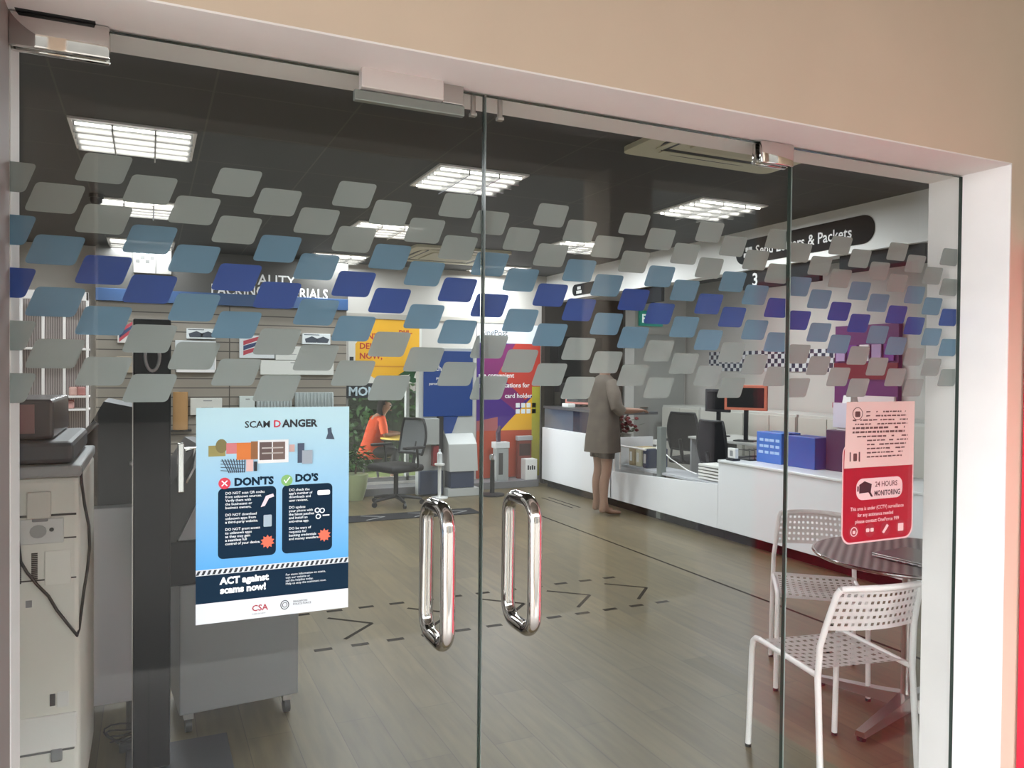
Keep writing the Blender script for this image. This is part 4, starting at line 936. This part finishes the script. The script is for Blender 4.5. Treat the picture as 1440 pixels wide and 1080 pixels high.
MB().box((-.10, .0, 0), (.26, .028, .25), .002).build('board', mat('pale panel', '837f7a', .5), t)
b = MB()
for i in range(4):
    for j in range(3):
        if (i + j) % 2 == 0: b.box((-.08 + i * .045, -.0012, .10 + j * .042), (-.04 + i * .045, -.0002, .138 + j * .042))
b.build('checks', DGREY, t); MB().box((.105, -.0012, 0), (.115, -.0002, .25)).build('joint', DGREY, t)

# ------------------------------------------------------------------ back wall: posters, self service kiosk, things on the plinth
YB = BACK - .002
def bp(u, v, y=YB): q = on_y(u, v, y); return q.x, q.z
t = thing('yellow_poster', (2.55, YB, 1.40), 'yellow delivery poster with red lettering above the low window', 'poster')
bf = lambda base: (lambda x, z, d: Vector((x - 2.55, -base - d, z - 1.40)))
x0, z1 = bp(490, 446); x1, _ = bp(593, 446); z0 = 1.34
MB().prism([(x0, z0), (x1, z0), (x1, z1), (x0, z1)], bf(0), .004).build('sheet', mat('white card', 'dcdcd6', .5), t)
Y_ = mat('amber yellow print', 'e9ae1c', .5)
xa = x0 + .085
arc = [(x1 - .03 - .42 * (k / 10) ** 1.6, z0 + .28 - .26 * (k / 10)) for k in range(11)]
MB().prism([(xa + .25, z1 - .01), (xa, z1 - .32), (xa, z0 + .20), (xa + .33, z0 + .01)] + arc[::-1] + [(x1 - .03, z1 - .01)], bf(.0042), .001).build('yellow_field', Y_, t)
MB().prism([(xa + .02, z0 + .215), (x1 - .2, z0 + .215), (x1 - .22, z0 + .20), (xa + .02, z0 + .20)], bf(.0055), .0008).build('orange_line', mat('orange line print', 'cf8a1f', .5), t)
RL = mat('dark red lettering', 'b3301f', .5)
text([(xa + .05, z0 + .54, 'SENT', .10), (xa + .05, z0 + .42, 'DELIVERED', .10), (xa + .05, z0 + .30, 'NOW,', .10)], 0, lambda x, z, d: bf(.0055)(x, z, d), RL, parent=t, bold=.03)
text([(xa + .52, z1 - .19, '-DHL-', .075)], 0, lambda x, z, d: bf(.0055)(x, z, d), RL, parent=t, bold=.04)
MB().prism(rrect(x0 + .015, z0 + .27, x0 + .065, z0 + .32, .004), bf(.0045), .001).build('black_mark', INK, t)
b = MB()
for k, (ax, az, an, ln) in enumerate(((.62, .10, .3, .26), (.70, .05, -.1, .24), (.80, .12, .55, .22), (.74, .02, .9, .2))):
    c, s_ = math.cos(an), math.sin(an); b.prism([(x0 + ax, z0 + az), (x0 + ax + c * ln * .5 - s_ * .035, z0 + az + s_ * ln * .5 + c * .035), (x0 + ax + c * ln, z0 + az + s_ * ln), (x0 + ax + c * ln * .5 + s_ * .035, z0 + az + s_ * ln * .5 - c * .035)], bf(.0055), .0008)
b.build('leaf_shapes', mat('deep green print', '22502f', .5), t)
tag(MB().box((2.12, BACK - .02, 2.13), (4.60, BACK - .001, 2.19)).build('trim_6', mat('grey rail', 'a9a59c', .5)), kind='structure')
t = thing('window_sign', (2.3, BACK - .012, 1.22), 'pale window sign reading MON2 at the top of the low window', 'sign')
MB().box((-.14, -.004, -.06), (.34, .004, .12), .001).build('board', mat('black sign board', '2c2f33', .5), t)
text([(-.12, -.03, 'MON2', .15)], 0, lambda x, z, d: Vector((x, -.0045 - d, z)), mat('pale blue lettering', 'bcd0da', .5), parent=t, bold=.03)

t = thing('parcel_kiosk', (3.28, 7.25, 0), 'grey self service kiosk with a blue screen panel by the back window', 'kiosk')
LB = mat('light grey kiosk metal', 'b7bab8', .45); BLU = mat('deep blue panel', '123f86', .35)
MB().box((-.36, .02, 0), (.36, .14, 1.78), .006).build('back_frame', LB, t)
MB().box((-.305, .0, .95), (.325, .0195, 1.74), .003).build('blue_panel', BLU, t)
b = MB(); b.prism([(-.10, .95), (.14, .95), (.06, .74), (-.03, .74)], lambda x, z, d: Vector((x, .0195 - d, z)), .01); b.build('blue_wedge', BLU, t)
text([(-.24, 1.50, 'with SAM', .09), (-.15, 1.40, 'pay bills and post', .045), (-.24, 1.33, 'parcels at any time', .045)], 0, lambda x, z, d: Vector((x, -.0004 - d, z)), LW, parent=t, bold=.01)
MB().prism([(.0195, .30), (-.20, .30), (-.16, .62), (-.02, .74), (.0195, .74)], lambda y, z, d: Vector((-.04 + d, y, z)), .36).build('console', LB, t)
MB().box((-.345, -.10, .62), (-.14, .0195, .93), .004).build('side_box', mat('grey side box', 'a3a6a3', .5), t)
MB().box((-.13, -.02, .50), (-.06, .0195, .95)).build('receipt_slot', BLACK, t)
MB().box((-.02, -.18, .10), (.28, .0195, .295), .004).build('paper_bin', mat('dark slate blue', '2b3a55', .5), t); MB().box((-.06, -.20, .0), (.34, .0195, .095), .004).build('base', LB, t)
MB().box((-.36, -.05, .02), (-.07, .0195, .30), .004).build('lower_panel', mat('dark slate blue', '2b3a55', .5), t); MB().box((-.20, -.06, .36), (-.13, .0195, .60)).build('red_panel', mat('dark red panel', '8c1f26', .5), t)
t = thing('sanitiser_stand', (3.10, 7.02, 0), 'slim white sanitiser stand in front of the grey kiosk', 'stand')
MB().lathe([(.10, 0), (.10, .015), (.02, .02), (.02, .38), (.06, .39), (.06, .41)], n=20).build('stand', WPLAS, t, True); MB().lathe([(.03, .411), (.03, .53), (.012, .55), (.012, .58)], n=16).build('bottle', mat('clear pale bottle', 'd6dadb', .2), t, True)
t = thing('queue_post', (3.76, 6.98, 0), 'black queue post with a chrome head at the glass meeting edge', 'post')
MB().lathe([(.15, 0), (.15, .02), (.03, .035), (.025, .42), (.03, .43)], n=24).build('base', BLACK, t, True); MB().lathe([(.035, .431), (.04, .47), (.03, .50)], n=16).build('head', CHROME, t, True)

t = thing('purple_mural', (4.2, YB, .10), 'purple red and yellow wall panel with a white header by the counter end', 'panel')
mf = lambda base: (lambda x, z, d: Vector((x - 4.2, -base - d, z - .10)))
x0, x1, z0, z1 = 3.86, 4.78, .10, 2.12
MB().box((x0 - 4.2, -.010, 0), (x1 - 4.2, -.0001, z1 - z0)).build('board', mat('violet print', '45207c', .5), t)
MB().prism([(x0, z1 - .25), (x1, z1 - .25), (x1, z1), (x0, z1)], mf(.0102), .001).build('header', WPRT, t)
MB().prism([(x0 + .55, z1 - .25), (x1, z1 - .25), (x1, z1 - .85), (x1 - .22, z1 - 1.0), (x0 + .30, z1 - .65)], mf(.0102), .001).build('red_field', mat('red orange print', 'c23a2c', .5), t)
MB().prism([(x0 + .1, z1 - .3), (x0 + .55, z1 - .25), (x0 + .30, z1 - .65), (x1 - .22, z1 - 1.0), (x1 - .35, z1 - 1.15), (x0 + .1, z1 - .8)], mf(.0102), .0008).build('plum_field', mat('plum print', '7a1f63', .5), t)
MB().prism([(x1, z1 - .85), (x1, z0 + .62), (x0 + .34, z0 + .62), (x0 + .46, z1 - 1.28)], mf(.0114), .001).build('yellow_field', mat('amber yellow print', 'e9ae1c', .5), t)
MB().prism([(x0, z0), (x1, z0), (x1, z0 + .62), (x0, z0 + .62)], mf(.0102), .001).build('orange_field', mat('burnt orange print', 'b5482c', .5), t)
MB().prism([(x0, z0 + .62), (x0 + .3, z0 + .62), (x0 + .3, z0 + .80), (x0, z0 + .75)], mf(.0102), .0006).build('rose_field', mat('rose print', 'a3585a', .5), t)
MB().prism([(x1 - .12, z0), (x1, z0), (x1, z0 + 1.2), (x1 - .12, z0 + 1.2)], mf(.0126), .001).build('lime_strip', mat('yellow green print', 'b7b13a', .5), t)
text([(x0 + .06, z1 - .15, 'SingPost', .11)], 0, lambda x, z, d: mf(.0114)(x, z, d), mat('slate lettering', '4b525e', .5), parent=t, bold=.01)
text([(x0 + .02, z1 - .70, 'are convenient', .085), (x0 + .02, z1 - .83, 'drop-off locations for', .085), (x0 + .40, z1 - .97, 'card holders', .085)], 0, lambda x, z, d: mf(.0114)(x, z, d), LW, parent=t, bold=.02)
b = MB()
for k in range(4):
    for j in range(2): b.prism(rrect(x1 - .36 + k * .08, z1 - 1.18 + j * .08, x1 - .30 + k * .08, z1 - 1.12 + j * .08, .004), mf(.0114 + .0012), .001)
b.build('window_marks', WPRT, t)
t = thing('white_box', (4.52, 7.52, .0905), 'white printed box standing on the plinth beside the counter end', 'box')
MB().box((-.085, -.07, 0), (.085, .07, .27), .006).build('box', WPLAS, t); b = MB()
for k in range(4): b.prism(rrect(-.055 + k * .03, .13, -.035 + k * .03, .19 - .01 * (k % 2), .003), lambda x, z, d: Vector((x, -.0702 - d, z)), .0008)
b.build('print', INK, t)
t = thing('leaflet_holder', (4.50, 7.64, .0905), 'red brown leaflet holder behind the white box on the plinth', 'holder')
MB().box((-.10, -.03, 0), (.10, .03, .50), .004).build('holder', mat('red brown card', '7d3326', .5), t); MB().box((-.11, -.035, .5005), (.11, .035, .56), .004).build('topper', LGREY, t); MB().box((-.08, -.034, .30), (.08, -.0302, .46)).build('leaflet', mat('dark brown leaflet', '3a1f19', .5), t)
t = thing('small_stand', (4.12, 7.55, .0905), 'silver and white display stand on the plinth before the orange panel', 'stand')
MB().box((-.08, -.06, 0), (.09, .06, .42), .004).build('body', mat('pale grey stand', '9fa3a1', .5), t); MB().box((-.10, -.07, .4205), (.10, .07, .50), .006).build('tray', mat('white speckled tray', 'cfd2d2', .4), t); MB().box((-.05, -.0615, .08), (.01, -.0602, .36)).build('slot', DGREY, t)
MB().tube([(-.03, 0, .5), (-.03, .01, .62), (.0, .02, .70)], [.03, .035, .02], 8).build('dark_figure_shape', mat('dark plum card', '3a2036', .5), t)
t = thing('potted_plant', (2.16, 7.27, 0), 'bushy green plant in a pale green pot beside the office chair', 'plant')
MB().lathe([(.09, 0), (.13, .14), (.15, .30), (.135, .30)], n=24).build('pot', mat('pale green glazed pot', 'a9b48a', .4), t, True)
random.seed(11); b = MB()
for k in range(260):
    a = random.uniform(0, 2 * PI); el = random.uniform(-.5, 1.2); r = random.uniform(.06, .24)
    c = Vector((r * math.cos(a) * math.cos(el), r * math.sin(a) * math.cos(el) * .6, .42 + r * math.sin(el)))
    d = Vector((math.cos(a + random.uniform(-.6, .6)), math.sin(a), random.uniform(-.8, .5))).normalized() * random.uniform(.03, .06); n = d.cross(Vector((random.random(), random.random(), 1))).normalized() * .017
    b.quad(c - d, c + n, c + d, c - n)
b.build('foliage', mat('leaf green', '3f6a2b', .5, noise=.4, scale=9), t); MB().tube([(0, 0, .25), (.01, 0, .45)], .012, 6).build('stem', mat('brown stem', '5a4530', .7), t)

# ------------------------------------------------------------------ outside the back window: yard with cafe table, person, hedge and fence
tag(MB().box((-1, BACK + .12, -.3), (8, 16, -.15)).build('ground_yard', mat('yard grass', '7d8a52', .9, noise=.3, scale=5)), kind='structure')
t = thing('yard_fence', (3.2, 12.2, -.15), 'tall greyish slat fence behind the yard hedge', 'fence')
MB().box((-3.2, 0, 0), (3.2, .04, 2.6)).build('fence_panel', hb, t); MB().box((-3.2, -.03, 2.6), (3.2, .06, 2.68)).build('fence_rail', mat('grey timber', '8a8580', .8), t)
t = thing('hedge', (3.9, 11.0, -.15), 'dense dark green hedge in the yard behind the window', 'hedge')
b = MB(); random.seed(2)
for k in range(2600):
    c = Vector((random.uniform(-1.35, 1.5), random.uniform(-.45, .4), random.uniform(.1, 1.55))); c.z *= 1 - .12 * abs(math.sin(c.x * 4))
    d = Vector((random.uniform(-1, 1), random.uniform(-1, .2), random.uniform(-.6, .9))).normalized() * random.uniform(.04, .08); n = d.cross(Vector((random.random(), 1, random.random()))).normalized() * .03
    b.quad(c - d, c + n, c + d, c - n)
b.build('foliage', mat('hedge green', '33512a', .6, noise=.5, scale=4), t)
MB().box((-1.2, -.25, 0), (1.35, .2, 1.3), .1).build('inner_twigs', mat('dark twigs', '20291a', .9), t)
t = thing('yard_table', (3.30, 9.0, -.15), 'yard table with a yellow top behind the window', 'table')
MB().lathe([(.30, .68), (.36, .69), (.36, .71), (.0001, .7102)], n=36).build('tabletop', mat('yellow table top', 'c9a93a', .5), t, True); MB().tube([(0, 0, .03), (0, 0, .68)], .03, 12).build('column', BLACK, t, True); MB().lathe([(.22, 0), (.22, .02), (.03, .04)], n=24).build('base', BLACK, t, True); MB().lathe([(.345, .66), (.362, .689), (.35, .689)], n=36).build('rim', BLACK, t)
for k, (x, y, c) in enumerate(((3.42, 8.86, '5f9a43'), (3.50, 8.95, '79a95a'))):
    g = thing('bottle', (x, y, .5605), ['green bottle on the yellow yard table, taller one', 'pale green bottle beside the taller bottle on the yard table'][k], 'bottle', group='bottles on the yard table')
    MB().lathe([(.03, 0), (.032, .10), (.012, .15 + .03 * (1 - k)), (.012, .20 + .03 * (1 - k))], n=14).build('body', mat('green glass %d' % k, c, .2), g, True); MB().lathe([(.014, .2005 + .03 * (1 - k)), (.014, .22 + .03 * (1 - k))], n=12).build('cap', WPLAS, g)
t = thing('yard_bench', (2.86, 9.25, -.15), 'dark stool under the seated person in the yard', 'stool')
MB().lathe([(.17, .35), (.18, .375), (.0001, .378)], n=24).build('seat', BLKMAT, t, True)
for k in range(4): a = k * PI / 2 + .5; MB().tube([(.11 * math.cos(a),   .11 * math.sin(a), .35), (.17 * math.cos(a), .17 * math.sin(a), 0)], .014, 8).build('leg', DGREY, t, True)

tag(MB().box((-1, BACK + .121, 2.75), (8, 12.6, 2.9)).build('added_canopy', mat('yard canopy', '8d8a84', .8)), kind='structure')  # unseen roof slab, added to cut the skylight on the yard
t = thing('wall_cabinet', (5.22, BACK - .102, 1.42), 'black cabinet mounted on the dark brown panelling behind the standing person', 'cabinet')
MB().box((-.34, -.22, 0), (.34, -.001, .55), .005).build('body', mat('dull black cabinet', '0b0b0c', .8, spec=.1), t); MB().box((-.33, -.236, .02), (.33, -.2205, .53), .003).build('door', mat('dull black door', '131314', .7, spec=.15), t)
# ------------------------------------------------------------------ people
SKIN = mat('warm skin', '8f6b58', .55); HAIR = mat('dark hair', '14100e', .8, noise=.3, scale=40, spec=.1)
def skin_body(name, J, E, m_, parent, root=0, sub=1):
    me = bpy.data.meshes.new(name); me.from_pydata([j[:3] for j in J], E, []); o = bpy.data.objects.new(name, me); COL.objects.link(o)
    o.modifiers.new('s', 'SKIN'); sv = me.skin_vertices[0].data
    for i, j in enumerate(J):
        r = j[3]; sv[i].radius = r if isinstance(r, tuple) else (r, r); sv[i].use_root = (i == root)
    md = o.modifiers.new('d', 'SUBSURF'); md.levels = sub; md.render_levels = sub
    dg = bpy.context.evaluated_depsgraph_get(); m2 = bpy.data.meshes.new_from_object(o.evaluated_get(dg)); bpy.data.objects.remove(o)
    m2.materials.clear(); m2.materials.append(m_)
    for p in m2.polygons: p.use_smooth = True
    o = bpy.data.objects.new(name, m2); COL.objects.link(o); o.parent = parent; return o
def fingers(J, E, wrist, d, side, up, k=1.0):
    """palm and five curled fingers from joint index wrist, along d, thumb towards side"""
    w = Vector(J[wrist][:3]); d = d.normalized(); side = side.normalized(); up = up.normalized()
    J.append(tuple(w + d * .05 * k) + ((.030 * k, .016 * k),)); pi = len(J) - 1; E.append((wrist, pi))
    for i, (off, ln) in enumerate(((-.027, .055), (-.009, .068), (.009, .075), (.026, .066))):
        a = w + d * .085 * k + side * off * k; b_ = a + d * ln * .5 * k - up * .006; c = b_ + d * ln * .42 * k - up * .022
        n = len(J); J += [tuple(a) + (.0095,), tuple(b_) + (.0088,), tuple(c) + (.0075,)]; E += [(pi, n), (n, n + 1), (n + 1, n + 2)]
    a = w + d * .035 * k + side * .034 * k; b_ = a + d * .03 * k + side * .022 * k; c = b_ + d * .028 * k + side * .004 - up * .01
    n = len(J); J += [tuple(a) + (.011,), tuple(b_) + (.0105,), tuple(c) + (.0085,)]; E += [(pi, n), (n, n + 1), (n + 1, n + 2)]
def head(t, c, fwd, face=True, hair=True, k=1.0, long=False):
    """face features and hair round a head centre; fwd is the look direction (2D)"""
    f = Vector((fwd[0], fwd[1], 0)).normalized(); s = Vector((-f.y, f.x, 0)); c = Vector(c)
    b = MB()
    for q in (-1, 1): p = c + f * .083 * k + s * q * .03 * k + Vector((0, 0, .0)); b.ball(p, .011 * k, 2)
    b.build('eyes', mat('dark eyes', '1a1513', .3), t, True)
    b = MB(); p = c + f * .078 * k - Vector((0, 0, .068 * k)); b.ball(p, (.02 * k, .02 * k, .007 * k), 2); b.build('mouth', mat('lips', '8a4f47', .5), t, True)
    # hair cap
    b = MB(); q = bmesh.ops.create_icosphere(b.bm, subdivisions=3, radius=1); 
    for v in q['verts']:
        z = v.co.z; p = Vector((v.co.x, v.co.y, z)); fr = p.dot(f)
        r = Vector((.093 * p.x, .093 * p.y, .122 * z + .012)) * k - f * .016 * k
        if long and z < -.1 and fr < .25: r.z -= .16 * k * min(1, (-z - .1) * 1.5); r += (-f * .01)
        v.co = c + r
    dele = [v for v in b.bm.verts if ((v.co - c).dot(f) > .028 * k and (v.co - c).z < .06 * k) or ((v.co - c).z < (-.07 * k if not long else -.32 * k)) or ((v.co - c).dot(f) > .0 and (v.co - c).z < -.01 * k)]
    bmesh.ops.delete(b.bm, geom=dele, context='VERTS'); bmesh.ops.solidify(b.bm, geom=b.bm.faces[:], thickness=.012)
    b.build('hair', HAIR, t, True)
# person standing at the counter, seen from behind right, one hand on the counter top
t = thing('person', (4.35, 5.42, 0), 'person in a long taupe shirt with bare legs standing at the counter', 'person')
Z = lambda x, y, z, r: (x, y, z, r)
J = [Z(0, 0, .88, (.135, .11)), Z(.01, 0, 1.05, (.125, .10)), Z(.01, 0, 1.25, (.15, .105)), Z(.0, 0, 1.38, (.11, .075)), Z(.01, 0, 1.45, .052), Z(.03, 0, 1.52, (.062, .066)), Z(.035, 0, 1.60, (.080, .092)), Z(.03, 0, 1.67, (.066, .076)),
     Z(.0, .165, 1.36, .055), Z(.03, .21, 1.12, .042), Z(.24, .20, 1.07, .033), Z(.30, .19, 1.075, .026),
     Z(.0, -.165, 1.36, .055), Z(.02, -.215, 1.11, .042), Z(.24, -.20, 1.10, .033), Z(.30, -.19, 1.10, .026),
     Z(.0, .085, .80, .088), Z(.01, .085, .47, .056), Z(-.02, .085, .33, .056), Z(-.01, .085, .09, .036), Z(.05, .085, .035, (.038, .030)), Z(.15, .09, .026, (.036, .022)), Z(.19, .09, .022, (.03, .018)), Z(-.05, .085, .034, .03),
     Z(.0, -.085, .80, .088), Z(.0, -.085, .47, .056), Z(-.035, -.085, .33, .056), Z(-.03, -.085, .09, .036), Z(.03, -.085, .035, (.038, .030)), Z(.13, -.095, .026, (.036, .022)), Z(.17, -.10, .022, (.03, .018)), Z(-.07, -.085, .034, .03),
     Z(.115, 0, 1.588, (.012, .016))]
E_ = [(0, 1), (1, 2), (2, 3), (3, 4), (4, 5), (5, 6), (6, 7), (3, 8), (8, 9), (9, 10), (10, 11), (3, 12), (12, 13), (13, 14), (14, 15), (0, 16), (16, 17), (17, 18), (18, 19), (19, 20), (20, 21), (21, 22), (19, 23), (0, 24), (24, 25), (25, 26), (26, 27), (27, 28), (28, 29), (29, 30), (27, 31), (6, 32)]
fingers(J, E_, 11, Vector((1, -.1, 0)), Vector((0, -1, 0)), Vector((0, 0, 1))); fingers(J, E_, 15, Vector((1, .1, 0)), Vector((0, 1, 0)), Vector((0, 0, 1)))
skin_body('body', J, E_, SKIN, t)
def cloth(t, rings, name, m_, n=28, fold=.0, nf=9, thick=.006):
    b = MB(); R = []
    for k, (cx, cy, z, rx, ry) in enumerate(rings):
        fa = fold * k / (len(rings) - 1)
        R.append([b.bm.verts.new((cx + rx * (1 + fa * math.sin(nf * 2 * PI * j / n)) * math.cos(2 * PI * j / n), cy + ry * (1 + fa * math.sin(nf * 2 * PI * j / n)) * math.sin(2 * PI * j / n), z)) for j in range(n)])
    for A_, B_ in zip(R, R[1:]):
        for j in range(n): b.bm.faces.new((A_[j], A_[(j + 1) % n], B_[(j + 1) % n], B_[j]))
    bmesh.ops.solidify(b.bm, geom=b.bm.faces[:], thickness=thick); return b
TAUPE = mat('taupe brown cloth', '6f665d', .85, noise=.12, scale=12)
b = cloth(t, [(.012, 0, 1.475, .055, .06), (.005, 0, 1.445, .085, .12), (0, 0, 1.39, .105, .20), (.005, 0, 1.28, .128, .195), (.008, 0, 1.1, .140, .175), (0, 0, .95, .16, .19), (-.005, 0, .80, .175, .205), (-.01, 0, .665, .18, .215)], 'shirt', TAUPE, 36, .04, 7)
for s in (-1, 1):
    P_ = [(.0, s * .13, 1.40), (.01, s * .19, 1.28), (.025, s * .225, 1.14), (.09, s * .225, 1.09)]
    b.tube(P_, [.07, .072, .068, .058], 14, cap=False)
b.build('shirt', TAUPE, t, True)
b = MB()
for s in (-1, 1): b.tube([(0, s * .085, .84), (0, s * .085, .70), (-.005, s * .085, .60)], [.10, .092, .085], 16, cap=False)
b.build('shorts', mat('dark shorts', '26201f', .85), t, True)
head(t, (.035, 0, 1.60), (1, 0))
# person seated in the yard, orange top, leaning on the table, looking down
t = thing('person', (2.86, 9.25, -.15), 'seated person with long dark hair in an orange top at the yard table', 'person')
J = [Z(0, 0, .50, (.15, .13)), Z(.02, -.01, .68, (.12, .10)), Z(.07, -.03, .87, (.14, .095)), Z(.11, -.04, .97, (.09, .07)), Z(.14, -.05, 1.03, .045), Z(.17, -.06, 1.09, (.06, .065)), Z(.185, -.065, 1.15, (.078, .088)), Z(.18, -.06, 1.22, (.064, .074)),
     Z(.07, .12, .95, .05), Z(.12, .19, .74, .038), Z(.28, .05, .755, .03), Z(.33, .02, .755, .024),
     Z(.10, -.19, .95, .05), Z(.13, -.26, .74, .038), Z(.28, -.22, .752, .03), Z(.335, -.20, .755, .024),
     Z(.05, .10, .48, .088), Z(.36, .13, .47, .062), Z(.40, .13, .10, .038), Z(.46, .13, .035, .035), Z(.56, .14, .028, .026),
     Z(.05, -.10, .48, .088), Z(.30, -.24, .47, .062), Z(.24, -.26, .10, .038), Z(.30, -.27, .035, .035), Z(.40, -.28, .028, .026), Z(.268, -.10, 1.14, (.012, .015))]
E_ = [(0, 1), (1, 2), (2, 3), (3, 4), (4, 5), (5, 6), (6, 7), (3, 8), (8, 9), (9, 10), (10, 11), (3, 12), (12, 13), (13, 14), (14, 15), (0, 16), (16, 17), (17, 18), (18, 19), (19, 20), (0, 21), (21, 22), (22, 23), (23, 24), (24, 25), (6, 26)]
fingers(J, E_, 11, Vector((1, -.2, 0)), Vector((0, -1, 0)), Vector((0, 0, 1))); fingers(J, E_, 15, Vector((1, .1, 0)), Vector((0, 1, 0)), Vector((0, 0, 1)))
skin_body('body', J, E_, SKIN, t)
b = cloth(t, [(.115, -.045, 1.02, .05, .06), (.105, -.04, .99, .085, .14), (.085, -.035, .93, .115, .20), (.06, -.03, .82, .135, .185), (.03, -.01, .66, .15, .17), (.0, 0, .50, .18, .19), (-.03, .0, .40, .20, .21)], 'top', TAUPE, 30, .03, 6)
for s, P_ in ((1, [(.075, .11, .97), (.09, .16, .86), (.115, .185, .76)]), (-1, [(.10, -.17, .97), (.115, -.225, .86), (.13, -.25, .76)])): b.tube(P_, [.065, .06, .052], 12, cap=False)
b.build('orange_top', mat('orange cloth', 'd5501f', .8), t, True)
b = MB(); b.tube([(.02, .10, .49), (.34, .13, .485), (.40, .13, .20)], [.105, .085, .06], 14, cap=False); b.tube([(.02, -.10, .49), (.29, -.235, .485), (.25, -.255, .20)], [.105, .085, .06], 14, cap=False); b.build('trousers', BLKMAT, t, True)
head(t, (.185, -.065, 1.15), (1, -.45), long=True)
